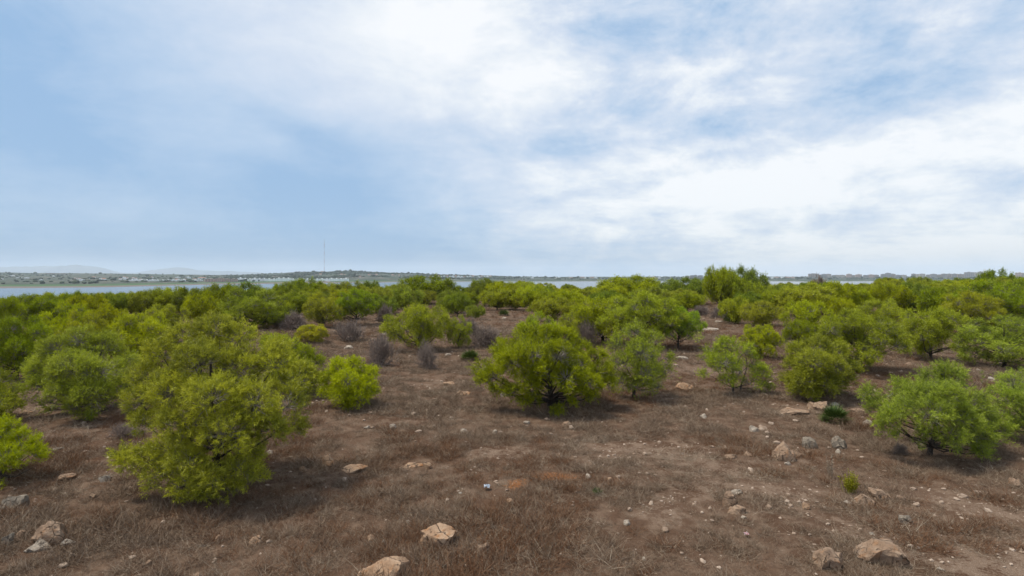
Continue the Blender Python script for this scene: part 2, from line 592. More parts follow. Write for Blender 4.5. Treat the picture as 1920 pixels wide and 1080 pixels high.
us = np.linspace(-1.25, 1.25, 520)
ts = np.concatenate([[-.03, -.01], np.linspace(0, 1, 70), [1.05, 1.15, 1.3]])
Yg = np.zeros((len(ts), len(us))); 
pxu = 960 + F * us
ys_u = (EYE - WATER_Z) * F / (np.interp(pxu, PXS, PSH) + (fbm(pxu / 60.0, pxu * 0 + 3.3, 3) - .5) * .8 - HOR)
yr_u = np.interp(pxu, PXS, YRG)
for i, t in enumerate(ts): Yg[i] = ys_u + (yr_u - ys_u) * t
Xg = Yg * us[None, :]
Zg, T_ = far_z(Xg, Yg)
Zg = Zg + (fbm(Xg / 60, Yg / 60, 3) - .5) * 4 * np.clip(T_ * 8, 0, 1)
Zg[0] -= 6
nr, na = Xg.shape
idx = np.arange(nr * na).reshape(nr, na)
Q = np.stack([idx[:-1, :-1], idx[:-1, 1:], idx[1:, 1:], idx[1:, :-1]], -1).reshape(-1, 4)
shore = np.clip((Yg - ys_u[None, :]) / 420.0, 0, 1) * np.where(pxu < 620, 1, 2.5)[None, :]
wood = np.clip(sstep(Zg, 12, 40) * sstep(pxu, 380, 520)[None, :] + .5 * sstep(pxu, 900, 1000)[None, :], 0, 1) * np.ones_like(Xg)
put('far_shore', mesh_from('far_shore', np.stack([Xg, Yg, Zg], -1).reshape(-1, 3), Q, M['far'], True,
                           {'shore': shore.ravel(), 'wooded': wood.ravel()}), kind='structure')

# mountains, two faint ranges
def mountain(name, prof, Y0, depth):
    pxs = np.linspace(prof[0][0], prof[-1][0], 160)
    tops = np.interp(pxs, [p[0] for p in prof], [p[1] for p in prof]) - (fbm(pxs / 16, pxs * 0, 4) - .5) * 3
    Vm = []
    rows = 14
    for j in range(rows):
        s = j / (rows - 1)
        hgt = math.sin(PI * s) ** .8 if 0 < s < 1 else 0
        for p_, t_ in zip(pxs, tops):
            u = (p_ - 960) / F
            Yc = Y0 + depth * (s - .5)
            zt = EYE + (HOR - t_) / F * Y0
            rough = 1 + .22 * (float(fbm(p_ / 12, s * 6, 3)) - .5) * (0 < s < 1) * (abs(s - .5) > .1)
            Vm.append([u * Yc, Yc, -12 + (zt + 12) * hgt * rough])
    nn = len(pxs)
    idx = np.arange(rows * nn).reshape(rows, nn)
    Qm = np.stack([idx[:-1, :-1], idx[:-1, 1:], idx[1:, 1:], idx[1:, :-1]], -1).reshape(-1, 4)
    put(name, mesh_from(name, np.array(Vm), Qm, M['mountain'], True), kind='structure')


mountain('mountains', [(-300, 503), (-100, 500), (0, 501), (30, 499.5), (60, 499), (95, 499.5), (125, 498), (145, 496), (160, 499), (185, 501), (200, 503.5), (215, 508), (250, 516)], 21500, 3600)
mountain('mountains', [(230, 514), (280, 507), (310, 503.5), (335, 501), (350, 503), (375, 507), (430, 508), (490, 511), (520, 517)], 22500, 3600)

# ------------------------------------------------------------------ pines
def make_lobes(rng, W, H, hb, k=26, flat=1.0, r=(.20, .32)):
    """clumps of a dome crown; W across, H top, hb underside height"""
    a = W / 2; hz = (H - hb) / 2; zc = hb + hz * .92
    out = []
    ga = PI * (3 - 5 ** .5)
    for i in range(k):
        v = 1 - 2 * (i + .5) / k
        ang = i * ga + rng.rand() * .8
        rad = r[0] + (r[1] - r[0]) * rng.rand()
        rl = rad * (a + hz) * .5
        q = math.sqrt(max(0, 1 - v * v))
        ins = .96 + .10 * rng.randn() * .6
        dx_, dy_, dz_ = q * math.cos(ang), q * math.sin(ang), v
        x = dx_ * (a * ins - rl); y = dy_ * (a * ins - rl)
        z = zc + dz_ * (hz * ins - rl * .8)
        if dz_ < -.55 and rng.rand() < .2: continue
        out.append((x, y, max(z, rl * .55), rl))
    out.append((0, 0, zc, .42 * min(a, hz)))
    for _ in range(int(k * .3)):
        d = rdir(rng, 1)[0] * rng.rand() ** .5 * .55
        out.append((d[0] * a, d[1] * a, zc + d[2] * hz, .30 * (a + hz) / 2))
    return np.array(out)


def pine_meshes(name, seed, lobes, H, dens, nn, nlen, nw, trunk_r=.09, clump=.11, lean=0.0, lobes_trunk_frac=.35, twig_mult=1.0, gap=.30, stems=1):
    rng = np.random.RandomState(seed)
    lob = np.asarray(lobes, float)
    limb_lobes = len(lob)
    cc0 = lob[:, :3].mean(0)
    kids = []
    for x_, y_, z_, r_ in lob:
        for _ in range(2):
            d = unit(unit(np.array([x_, y_, z_]) - cc0 + 1e-6) * .6 + rng.randn(3) * .75 + np.array([0, 0, .25]))
            q = r_ * rng.uniform(.26, .42)
            kids.append((x_ + d[0] * r_ * .78, y_ + d[1] * r_ * .78, max(z_ + d[2] * r_ * .66, q * .6), q))
    lob = np.concatenate([lob * np.array([1, 1, 1, .95]), kids])
    c = lob[:, :3]; rad = lob[:, 3]
    # sub-clumps on lobe surfaces
    cen = []; nrm = []; lid = []
    for i in range(len(lob)):
        kcl = max(6, int(dens * (.98 + .5 * (i >= limb_lobes)) * 4 * PI * rad[i] ** 2))
        d = rdir(rng, kcl)
        # bumpy lobe: radius modulated so that outline is uneven
        mod = 1 + .10 * np.sin(d[:, 0] * 5 + i) * np.cos(d[:, 1] * 5 + 2 * i) + .045 * rng.randn(kcl)
        rr_ = rad[i] * mod * (1 - .26 * rng.rand(kcl) ** 2.4)
        p = c[i] + d * rr_[:, None] * np.array([1, 1, .82])
        keep = rng.rand(kcl) < (.30 + .70 * sstep(d[:, 2], -.75, .15))
        cen.append(p[keep]); nrm.append(d[keep]); lid.append(np.full(keep.sum(), i))
    cen = np.concatenate(cen); nrm = np.concatenate(nrm); lid = np.concatenate(lid)
    # drop what is buried in other lobes (a share stays, so that the inside is not empty)
    dist = np.linalg.norm((cen[:, None, :] - c[None]) / np.array([1, 1, .82]), axis=2) / rad[None]
    dist[np.arange(len(cen)), lid] = 9
    inside = dist.min(1) < .72
    keep = (~inside | (rng.rand(len(cen)) < .10)) & (cen[:, 2] > .05)
    # holes in the crown
    hol = np.array([mnoise.noise(Vector(p) * 1.1 / max(.5, rad.mean()) * .6 + Vector((seed, 0, 0))) for p in cen])
    keep &= hol > -gap
    cen = cen[keep]; nrm = nrm[keep]; lid = lid[keep]; inside = inside[keep]
    per = 6
    g = np.repeat(np.arange(len(cen)), per)
    crown_c = np.average(c, axis=0)
    outw = unit(cen - crown_c * np.array([1, 1, .8]))
    axis0 = unit(nrm * .7 + outw * .4 + np.array([0, 0, .22]))
    jit = rng.normal(size=(len(g), 3)) * clump * .50
    shoot = unit(axis0[g] + rng.normal(size=(len(g), 3)) * .42)
    tc_ = cen[g] + jit + shoot * (rng.rand(len(g), 1) * clump * .8)
    clv = np.clip(rng.rand(len(cen)) * .80 + .08 + rng.randn(len(rad))[lid] * .18, 0, 1)
    tv = np.clip(clv[g] + rng.randn(len(g)) * .16, 0, 1)
    T = len(tc_)
    nw *= .84; nlen *= .86; nn = int(round(nn * 1.12))
    # needles
    gi = np.repeat(np.arange(T), nn)
    s = rng.rand(len(gi))
    rel = s - .6
    base = tc_[gi] + shoot[gi] * (rel * clump * 1.1)[:, None]
    perp = unit(np.cross(shoot[gi], rng.normal(size=(len(gi), 3))))
    th = R(22) + R(72) * (1 - s) + R(14) * rng.rand(len(gi))
    nd = shoot[gi] * np.cos(th)[:, None] + perp * np.sin(th)[:, None]
    ln = nlen * (.7 + .5 * rng.rand(len(gi)))
    wv_ = unit(np.cross(nd, rng.normal(size=(len(gi), 3)))) * nw * .5 * (.8 + .4 * rng.rand(len(gi), 1))
    Vn = np.empty((len(gi), 3, 3))
    Vn[:, 0] = base - wv_; Vn[:, 1] = base + wv_; Vn[:, 2] = base + nd * ln[:, None]
    Fn = np.arange(len(gi) * 3).reshape(-1, 3)
    var = np.repeat(tv[gi], 3)
    # the youngest growth, at the shoot's end, is the yellowest
    tip = np.stack([s * .55, s * .55, np.clip(s * .8 + .15, 0, 1)], 1).ravel() * np.repeat(.45 + .55 * tv[gi], 3)
    foliage = mesh_from(name + '_foliage', Vn.reshape(-1, 3), Fn, M['needle'], False, {'var': var, 'tip': tip})
    # twigs
    A = Acc()
    sel = rng.rand(len(cen)) < .75 * twig_mult
    p1 = cen[sel] + rng.normal(size=(sel.sum(), 3)) * .02
    p0 = c[lid[sel]] + (cen[sel] - c[lid[sel]]) * (rng.rand(sel.sum(), 1) * .45) + np.array([0, 0, -.06])
    mid = (p0 + p1) / 2 + rng.normal(size=p0.shape) * np.linalg.norm(p1 - p0, axis=1, keepdims=True) * .09 - np.array([0, 0, .03])
    tr = nw * .42 if nw > .015 else .0055
    A.add(*cones(p0, mid, tr * 1.5, tr)); A.add(*cones(mid, p1, tr, tr * .6))
    nside = int(sel.sum() * 1.2 * twig_mult)
    if nside:
        j = rng.randint(0, sel.sum(), nside)
        q0 = mid[j]; q1 = q0 + (unit(p1[j] - p0[j]) + rng.normal(size=(nside, 3)) * .6) * (rad[lid[sel]][j] * .35)[:, None]
        A.add(*cones(q0, q1, tr * .8, tr * .4))
    twigs = A.mesh(name + '_twigs', M['twig'])
    # trunk and limbs
    A = Acc()
    top = crown_c + np.array([0, 0, (c[:, 2].max() - crown_c[2]) * .55])
    for s_ in range(stems):
        off = np.array([rng.randn() * .15, rng.randn() * .12, 0]) * (s_ > 0)
        kp = [np.array([0, 0, -.12]) + off, np.array([lean * .4 + rng.randn() * .04, rng.randn() * .04, H * .12]) + off * 1.4,
              np.array([crown_c[0] * .4 + lean + rng.randn() * .06, crown_c[1] * .4, H * .30]) + off * 2,
              crown_c * np.array([.8, .8, .85]) + off * 2.5, top + off * 2]
        kp = np.array(kp)
        tt = np.linspace(0, len(kp) - 1, 14)
        pts = np.stack([np.interp(tt, range(len(kp)), kp[:, a_]) for a_ in range(3)], 1)
        pts[1:-1] = (pts[:-2] + pts[1:-1] * 2 + pts[2:]) / 4
        A.add(*tube(pts, np.linspace(1, .22, 14) * trunk_r * (1 if s_ == 0 else .7) * np.array([1.35] + [1] * 13), 8))
        if s_ == 0: spine = pts
    for i in range(limb_lobes):
        e = c[i]
        hz_ = min(max(e[2] * .55 - .15 * np.hypot(e[0], e[1]), H * .12), spine[:, 2].max() * .95)
        j = int(np.argmin(np.abs(spine[:, 2] - hz_)))
        s0 = spine[j]
        ml = (s0 + e) / 2 + np.array([0, 0, -.06 * np.linalg.norm(e - s0)]) + rng.randn(3) * .05 * np.linalg.norm(e - s0)
        pts = np.array([s0, (s0 * .55 + ml * .45) , ml, (ml + e) / 2 + rng.randn(3) * .03, e, e + (e - ml) * .25])
        r_ = trunk_r * (.36 - .18 * j / 14)
        A.add(*tube(pts, np.linspace(1, .22, 6) * r_, 5))
    trunk = A.mesh(name + '_trunk', M['bark'], True)
    return trunk, twigs, foliage


def tree_obj(name, meshes, loc, rz=0, scale=(1, 1, 1), tint=(1, 1, 1), label='', group=None, cat='tree'):
    o = bpy.data.objects.new(name, None)
    o.empty_display_size = .5
    C.objects.link(o)
    o.location = loc; o.rotation_euler = (0, 0, rz); o.scale = scale
    o['label'] = label; o['category'] = cat
    if group: o['group'] = group
    t = put('trunk', meshes[0], o)
    b = put('twigs', meshes[1], o); b['kind'] = 'stuff'
    f = put('foliage', meshes[2], o); f['kind'] = 'stuff'
    f.color = (*tint, 1)
    return o


TREE_POS = []     # (x, y, radius) for the grass and for the filler


def place(px, top, base, w, Y=None):
    """x, Y, ground z, width and height in metres of a crown seen at these pixels"""
    if Y is None: Y = EYE * F / (base - HOR)
    x = (px - 960) / F * Y
    z = gz(x, Y)
    return x, Y, z, w / F * Y, z_at(Y, top) - z


# ---- hero pines: clumps read off the photograph, (px, py, radius px, depth offset in metres)
HERO = []


def hero(label, tint, basepx, basepy, lumps, dens, nn, nlen, nw, seed, **kw):
    Yb = EYE * F / (basepy - HOR)
    x0 = (basepx - 960) / F * Yb
    z0 = gz(x0, Yb)
    lob = []
    rng = np.random.RandomState(seed)
    for (px, py, r_, dy) in lumps:
        Yc = Yb + dy
        lob.append(((px - 960) / F * Yc - x0, dy, EYE - (py - HOR) / F * Yc - z0, r_ / F * Yc * .94 - .045))
    lob = np.array(lob)
    H = (lob[:, 2] + lob[:, 3]).max()
    ms = pine_meshes('pine', seed, lob, H, dens, nn, nlen, nw, **kw)
    o = tree_obj('pine_tree', ms, (x0, Yb, z0), tint=tint, label=label)
    TREE_POS.append((x0 + lob[:, 0].mean(), Yb, float(np.ptp(lob[:, 0]) / 2 + .2)))
    return o


# T1: the big leaning pine, left foreground
hero('largest pine at the left, tall yellow-green crown with one low branch reaching left', (1.02, 1.0, .9), 405, 915, [
    (400, 622, 38, .4), (350, 632, 36, .4), (448, 632, 36, .6), (303, 665, 36, .3), (375, 680, 52, -.5), (445, 690, 48, .1),
    (515, 685, 44, .5), (556, 712, 38, .3), (268, 705, 32, .1), (325, 735, 50, -.8), (400, 745, 56, -1.3), (475, 755, 52, -1.0),
    (540, 760, 42, -.3), (262, 752, 32, -.1), (275, 795, 34, -.4), (345, 795, 46, -1.2), (425, 810, 50, -1.5), (500, 805, 42, -.9), (545, 800, 30, 0),
    (318, 842, 38, -.9), (278, 862, 30, -.9), (245, 862, 26, -.8), (222, 853, 17, -.8), (305, 890, 34, -1.1), (355, 872, 42, -1.4), (345, 912, 30, -1.2), (400, 900, 38, -1.5),
    (455, 880, 36, -1.2), (488, 895, 20, -.9), (435, 918, 24, -1.2), (385, 925, 22, -1.3), (395, 675, 56, 1.2), (330, 730, 56, 1.3), (470, 745, 58, 1.3),
    (400, 800, 60, .9), (345, 840, 50, .4), (450, 845, 46, .6), (405, 740, 58, 0), (410, 608, 22, .8), (520, 655, 26, 1.2)],
     36, 15, .095, .0108, 11, trunk_r=.10, clump=.115, twig_mult=1.0, gap=.42)
# T2
hero('broad greyish-green pine left of the largest pine, bent dark trunk showing under it', (.88, .92, 1.0), 168, 782, [
    (150, 640, 34, 0), (110, 655, 34, .2), (195, 652, 34, .3), (85, 690, 32, 0), (135, 690, 40, -1.0), (190, 695, 40, -.8),
    (235, 685, 30, .2), (75, 725, 26, -.3), (120, 735, 34, -1.2), (175, 740, 36, -1.2), (225, 730, 30, -.3), (145, 765, 24, -1.0),
    (205, 765, 22, -.8), (95, 755, 18, -.4), (150, 700, 45, 1.3), (200, 700, 40, 1.4), (100, 700, 40, 1.2), (150, 740, 38, .4), (245, 720, 20, .2), (160, 785, 14, -.8)],
     32, 12, .105, .0135, 12, trunk_r=.10, clump=.14, twig_mult=1.5, gap=.30)
# left edge pair
hero('small pale bright green pine cut by the left edge of the picture, lowest there', (1.06, 1.10, 1.35), 10, 905, [
    (5, 815, 34, 0), (40, 830, 30, .1), (-30, 830, 36, .1), (60, 850, 22, 0), (15, 860, 34, -.5), (55, 880, 16, -.2), (-30, 875, 34, -.4),
    (20, 895, 20, -.5), (-60, 860, 30, .2), (0, 850, 36, .5)], 44, 16, .095, .0095, 13, trunk_r=.06, clump=.11)
hero('bright green bushy pine at the left edge above the pale one', (.95, 1.0, .9), -12, 790, [
    (0, 715, 26, 0), (20, 735, 20, 0), (-30, 725, 30, 0), (25, 760, 16, -.2), (0, 760, 26, -.5), (-35, 765, 28, 0), (0, 745, 28, .5), (8, 780, 14, -.4)],
     34, 12, .10, .013, 14, trunk_r=.06, clump=.13)
# T8
hero('compact bright green pine just right of the largest pine, low to the ground', (.98, 1.02, .9), 655, 764, [
    (640, 690, 24, 0), (665, 688, 20, 0), (620, 710, 22, 0), (690, 700, 18, .1), (650, 715, 28, -.8), (685, 722, 22, -.4), (617, 735, 18, -.2),
    (640, 742, 22, -.8), (672, 745, 22, -.8), (695, 735, 16, -.1), (650, 755, 13, -.7), (655, 715, 30, .9), (640, 735, 24, .6), (680, 735, 24, .6)],
     44, 12, .10, .0125, 15, trunk_r=.06, clump=.12, gap=.55)
hero('yellow-green pine partly hidden behind the right side of the largest pine', (1.02, 1.0, .85), 545, 742, [
    (510, 645, 24, 0), (540, 650, 24, 0), (565, 665, 24, .1), (590, 680, 20, .2), (520, 680, 30, -.7), (560, 700, 30, -.7), (590, 715, 22, 0),
    (540, 715, 26, -.5), (570, 730, 16, -.3), (550, 690, 36, .8), (520, 715, 25, .6)], 34, 12, .105, .014, 16, trunk_r=.07, clump=.14, gap=.5)
# T20
hero('wide flat-topped pine in the centre with a straight dark trunk and a low left branch', (1.0, 1.0, .85), 1032, 768, [
    (1020, 633, 30, 0), (985, 638, 30, .2), (1055, 636, 28, .2), (945, 655, 26, .2), (1085, 655, 22, .2), (1000, 665, 40, -1.2), (1045, 668, 40, -1.2),
    (960, 680, 32, -.8), (1085, 685, 28, -.5), (905, 690, 22, .1), (925, 708, 26, -.4), (1120, 668, 20, .3), (1125, 695, 26, -.1), (990, 715, 26, -1.1),
    (1020, 694, 26, -1.5), (1062, 706, 30, -1.6), (1100, 716, 28, -1.2), (1140, 720, 20, 0), (1062, 726, 16, -1.5), (1088, 734, 18, -1.3), (965, 735, 20, -.7), (1000, 728, 22, -1.2), (1110, 742, 18, -1.0), (940, 728, 20, -.2), (985, 752, 14, -.8), (1075, 752, 14, -1.2),
    (1000, 745, 16, -.9), (905, 712, 16, -.2), (1020, 665, 45, 1.4), (970, 680, 38, 1.4), (1070, 685, 38, 1.3), (1040, 710, 36, .6), (1110, 715, 24, .8),
    (1043, 775, 13, -1.0), (1048, 765, 12, -1.0)],
     36, 13, .10, .0125, 17, trunk_r=.15, clump=.13, gap=.40)
hero('see-through greyish pine right of the centre pine, yellow along its top', (.96, .98, .95), 1188, 748, [
    (1190, 625, 24, 0), (1225, 640, 22, 0), (1160, 645, 22, 0), (1205, 660, 32, -.8), (1170, 680, 30, -.5), (1240, 675, 22, 0), (1250, 700, 18, 0),
    (1215, 700, 30, -.9), (1165, 715, 24, -.3), (1235, 725, 20, -.2), (1195, 725, 22, -.7), (1200, 670, 34, .9), (1220, 705, 26, .7), (1155, 690, 18, 0)],
     25, 10, .105, .0135, 18, trunk_r=.07, clump=.15, twig_mult=2.2, gap=.30, stems=2)
hero('open pine with grey inner twigs left of the round dense pine', (.95, 1.0, 1.0), 1375, 742, [
    (1365, 650, 22, 0), (1335, 655, 18, 0), (1315, 640, 14, .2), (1395, 660, 20, 0), (1410, 680, 18, 0), (1355, 680, 26, -.6), (1390, 695, 24, -.6), (1328, 675, 18, 0),
    (1425, 700, 20, .1), (1435, 720, 16, 0), (1405, 718, 20, -.3), (1365, 712, 16, -.6), (1320, 700, 10, -.4), (1370, 680, 26, .8)],
     32, 11, .105, .0130, 19, trunk_r=.06, clump=.15, twig_mult=2.2, gap=.25, stems=2)
hero('round dense yellow-green pine right of centre, rounded like a ball', (1.04, 1.0, .8), 1530, 748, [
    (1530, 652, 26, 0), (1500, 660, 24, 0), (1565, 662, 24, 0), (1490, 685, 24, 0), (1590, 690, 20, 0), (1525, 680, 34, -1.0), (1560, 690, 30, -.8),
    (1482, 712, 20, 0), (1510, 712, 28, -1.0), (1550, 718, 28, -1.0), (1585, 712, 20, -.2), (1495, 732, 16, -.6), (1525, 738, 16, -1.0), (1535, 690, 40, .9),
    (1510, 720, 30, .6), (1560, 720, 28, .6)], 42, 12, .10, .0125, 20, trunk_r=.07, clump=.125, gap=.6)
# T41
hero('light green spreading pine at the right with a short bent dark trunk', (.96, 1.06, 1.9), 1742, 852, [
    (1790, 712, 28, .2), (1745, 715, 26, .2), (1822, 725, 26, .2), (1690, 725, 18, .3), (1660, 740, 20, .2), (1720, 745, 32, -.4), (1770, 745, 36, -.9),
    (1820, 755, 34, -.4), (1628, 738, 14, 0), (1645, 762, 20, 0), (1690, 770, 30, -.7), (1745, 775, 38, -1.2), (1800, 785, 34, -.9), (1845, 785, 28, -.1),
    (1870, 805, 22, 0), (1655, 795, 20, -.3), (1690, 805, 22, -.7), (1735, 808, 20, -.9), (1830, 820, 30, -.7), (1865, 828, 22, -.4), (1800, 840, 22, -.8),
    (1838, 850, 18, -.6), (1715, 828, 14, -.8), (1785, 815, 26, -1.2), (1675, 785, 24, -.8), (1770, 700, 20, .1), (1760, 750, 42, 1.2), (1810, 780, 40, 1.2), (1710, 760, 36, 1.0), (1830, 810, 30, .8)],
     38, 13, .105, .0115, 21, trunk_r=.085, clump=.14, lean=.12, gap=.28, twig_mult=1.6)
hero('grey-green pine cut by the right edge behind the spreading pine', (.85, .94, 1.5), 1925, 822, [
    (1900, 720, 26, 0), (1935, 715, 30, 0), (1870, 735, 18, 0), (1895, 750, 26, -.6), (1940, 750, 34, -.6), (1880, 775, 20, 0), (1915, 785, 26, -.6),
    (1955, 785, 30, 0), (1895, 802, 16, -.3), (1930, 750, 36, .8)], 34, 12, .105, .012, 22, trunk_r=.07, clump=.14, gap=.35, twig_mult=1.4)

# ---- archetypes for the rest of the plantation
ARCH_MID = []
for i, (W, H, hb, kk, fl, gp, tw) in enumerate([(4.4, 3.4, .10, 22, 1, .55, 1.0), (4.6, 3.0, .1, 24, 1, .6, .8), (5.0, 3.3, .25, 24, 1, .5, 1.3),
                                               (4.2, 3.6, .15, 22, 1, .55, 1.0), (5.2, 3.6, .6, 26, 1, .45, 1.2), (4.4, 2.8, .15, 22, 1, .6, .8)]):
    rng = np.random.RandomState(300 + i)
    ARCH_MID.append((pine_meshes('pine_mid', 300 + i, make_lobes(rng, W, H, hb, kk, r=(.15, .30)), H, 24, 8, .12, .020, trunk_r=.10, clump=.15, gap=gp * .75, twig_mult=tw), W, H))
ARCH_FAR = []
for i, (W, H, hb, kk) in enumerate([(7, 4.4, .5, 22), (7.5, 4.0, .6, 26), (6.5, 5.0, 1.0, 22), (8, 4.6, .4, 28), (6.8, 4.2, .3, 20)]):
    rng = np.random.RandomState(400 + i)
    ARCH_FAR.append((pine_meshes('pine_far', 400 + i, make_lobes(rng, W, H, hb, kk, r=(.15, .29)), H, 9.0, 5, .26, .055, trunk_r=.14, clump=.30, gap=.6, twig_mult=.5), W, H))

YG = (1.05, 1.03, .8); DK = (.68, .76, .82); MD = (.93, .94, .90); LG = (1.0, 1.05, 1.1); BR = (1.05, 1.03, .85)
# px, top, base, width, distance or None, tint, label
TREES = [
    (32, 588, 712, 118, None, DK, 'dark green shaded pine at the left edge behind the broad greyish pine'),
    (72, 547, 620, 88, None, DK, 'domed dark pine with a visible trunk standing in front of the lagoon at far left'),
    (5, 552, 640, 60, None, MD, 'mid green pine at the left edge, top just under the water'),
    (128, 566, 655, 80, None, YG, 'yellow-green rounded pine above the broad greyish pine'),
    (158, 584, 690, 90, None, BR, 'bright pine directly behind the top of the broad greyish pine'),
    (205, 572, 655, 86, None, YG, 'pale yellow pine in the left thicket, roundest there'),
    (262, 582, 685, 110, None, BR, 'vivid green layered pine touching the left side of the largest pine'),
    (308, 567, 628, 74, None, MD, 'mid green pine peeping over the left shoulder of the largest pine'),
    (138, 547, 602, 50, None, DK, 'small dark-topped pine against the lagoon, left of the yellow crowns'),
    (165, 552, 606, 60, None, YG, 'small yellow-crowned pine just below the lagoon at the left'),
    (222, 550, 598, 52, None, DK, 'low dark pine on the near side of the lagoon beyond the left thicket'),
    (270, 546, 596, 66, None, MD, 'pine with an olive top below the line of white houses'),
    (312, 540, 594, 72, None, MD, 'taller pine of the left row below the white houses'),
    (356, 540, 594, 64, None, DK, 'last dark pine before the small lagoon gap at the left'),
    (376, 552, 606, 58, None, YG, 'light yellow pine above the top of the largest pine'),
    (412, 534, 600, 66, None, MD, 'pine left of the large dark one behind the largest pine'),
    (450, 530, 596, 84, None, DK, 'broad dark pine on the skyline right of the lagoon gap'),
    (478, 541, 616, 128, None, MD, 'wide pine with dark underside behind and right of the largest pine top'),
    (516, 556, 606, 50, None, BR, 'small bright pine at the left of the grey dry brush'),
    (586, 606, 642, 58, None, (1.15, 1.0, .8), 'small low yellow bush-like pine alone on the bare ground'),
    (606, 557, 614, 72, None, BR, 'bright pine left of the deep green twin crown'),
    (668, 541, 610, 82, None, (.78, .95, .7), 'dense deep green pine, cushion-like clumps, left of centre'),
    (574, 522, 572, 66, None, DK, 'dark flat-topped pine breaking the skyline under the mast'),
    (604, 532, 572, 56, None, MD, 'pine right of the dark flat-topped one under the mast'),
    (535, 531, 578, 50, None, DK, 'dark narrow pine on the skyline left of the mast'),
    (560, 546, 590, 60, None, MD, 'mid green pine in the second row below the mast'),
    (785, 567, 658, 118, None, YG, 'large yellow-topped pine alone left of centre on open ground'),
    (861, 592, 654, 46, None, BR, 'small upright pine touching the right of the yellow-topped pine'),
    (858, 552, 594, 54, None, DK, 'dull green rounded pine above the small upright one'),
    (892, 572, 598, 36, None, MD, 'little pale green bush pine at the edge of the bare clearing'),
    (800, 517, 570, 104, None, DK, 'broad dark pine highest on the skyline left of centre'),
    (745, 534, 580, 60, None, MD, 'pine left of the broad dark skyline pine'),
    (705, 538, 588, 60, None, MD, 'olive pine above the dry brush left of centre'),
    (656, 528, 574, 60, None, MD, 'pine on the skyline above the deep green cushion pine'),
    (692, 528, 570, 44, None, DK, 'narrow dark skyline pine between the two lagoon glimpses'),
    (908, 524, 574, 60, None, DK, 'olive pine on the skyline just left of centre'),
    (932, 541, 582, 60, None, YG, 'light pine above the bare clearing at centre'),
    (966, 542, 582, 56, None, MD, 'rounded pine at the top of the bare clearing'),
    (1000, 538, 584, 60, None, YG, 'pale rounded pine on the right of the bare clearing'),
    (1010, 586, 680, 78, None, LG, 'pale pine top showing behind the wide centre pine'),
    (1066, 586, 650, 44, None, BR, 'small round pine behind the right side of the centre pine'),
    (1040, 560, 604, 80, None, MD, 'olive pine with dark base above the centre pine'),
    (1060, 545, 590, 74, None, MD, 'pine left of the big drooping dark crown'),
    (1132, 552, 644, 130, None, LG, 'greenish left half of the big spreading thicket, separate pine with dark hollow'),
    (1205, 547, 655, 150, None, MD, 'largest dark domed pine right of centre, behind the see-through pine'),
    (1272, 575, 655, 92, None, (.82, 1.0, .7), 'deep green pine drooping to the bare ground right of the domed pine'),
    (1180, 517, 570, 108, None, MD, 'broad pine on the skyline at the lagoon right of centre'),
    (1276, 521, 574, 74, None, DK, 'dark pine on the skyline left of the tallest pines'),
    (1307, 523, 572, 30, None, DK, 'narrow dark pine against the tallest pines'),
    (1352, 503, 580, 66, None, MD, 'left half of the two tallest pines on the skyline'),
    (1398, 501, 578, 66, None, DK, 'right half of the two tallest pines on the skyline'),
    (1385, 521, 580, 72, None, LG, 'round paler pine in front of the tallest pair'),
    (1378, 558, 607, 54, None, YG, 'yellow-green pine at the head of the right clearing'),
    (1430, 565, 613, 78, None, YG, 'yellow pine right of the one at the head of the clearing'),
    (1425, 605, 672, 70, None, BR, 'bright pine behind the open twiggy pine'),
    (1462, 545, 592, 56, None, MD, 'small pine right of the tallest pair in the third row'),
    (1515, 560, 634, 88, None, YG, 'pale topped pine behind the round dense pine'),
    (1500, 600, 660, 60, None, MD, 'low pine squeezed behind the round dense pine, left side'),
    (1546, 530, 590, 94, None, MD, 'broad olive pine below the brown-grey dead crown'),
    (1610, 584, 698, 165, None, MD, 'wide dull green pine right of and behind the round dense pine'),
    (1650, 562, 622, 84, None, YG, 'yellow-topped pine above the wide dull green pine'),
    (1682, 553, 582, 34, None, YG, 'very small pale pine near the dry brush at right'),
    (1745, 573, 674, 126, None, LG, 'large pale green pine in the right middle with grey inner twigs'),
    (1818, 546, 634, 100, None, BR, 'bright flat-topped pine at the right, lit crown above dark gap'),
    (1880, 592, 690, 140, None, (.88, .98, 1.05), 'umbrella-shaped pine at the right with a dark upright trunk'),
    (1868, 524, 620, 140, None, (.74, .92, .85), 'broad dark pine mass at the right edge behind the umbrella pine'),
    (1868, 506, 570, 58, None, DK, 'dark pine crown highest on the right skyline'),
    (1710, 530, 590, 90, None, DK, 'dull dark pine with shaded base at the right'),
    (1762, 540, 600, 70, None, DK, 'shaded pine over the dry brush at the right'),
    (1605, 545, 590, 64, None, MD, 'olive pine in the third row right of centre'),
    (1576, 560, 600, 50, None, MD, 'small pine behind the wide dull green pine'),
]
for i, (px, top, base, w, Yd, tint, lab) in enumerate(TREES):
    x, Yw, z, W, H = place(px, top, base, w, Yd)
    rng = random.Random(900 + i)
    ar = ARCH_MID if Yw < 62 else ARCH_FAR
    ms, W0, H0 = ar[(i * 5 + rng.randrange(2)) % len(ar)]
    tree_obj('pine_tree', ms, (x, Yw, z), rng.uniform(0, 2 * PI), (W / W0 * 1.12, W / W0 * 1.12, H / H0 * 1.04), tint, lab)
    TREE_POS.append((x, Yw, W / 2))

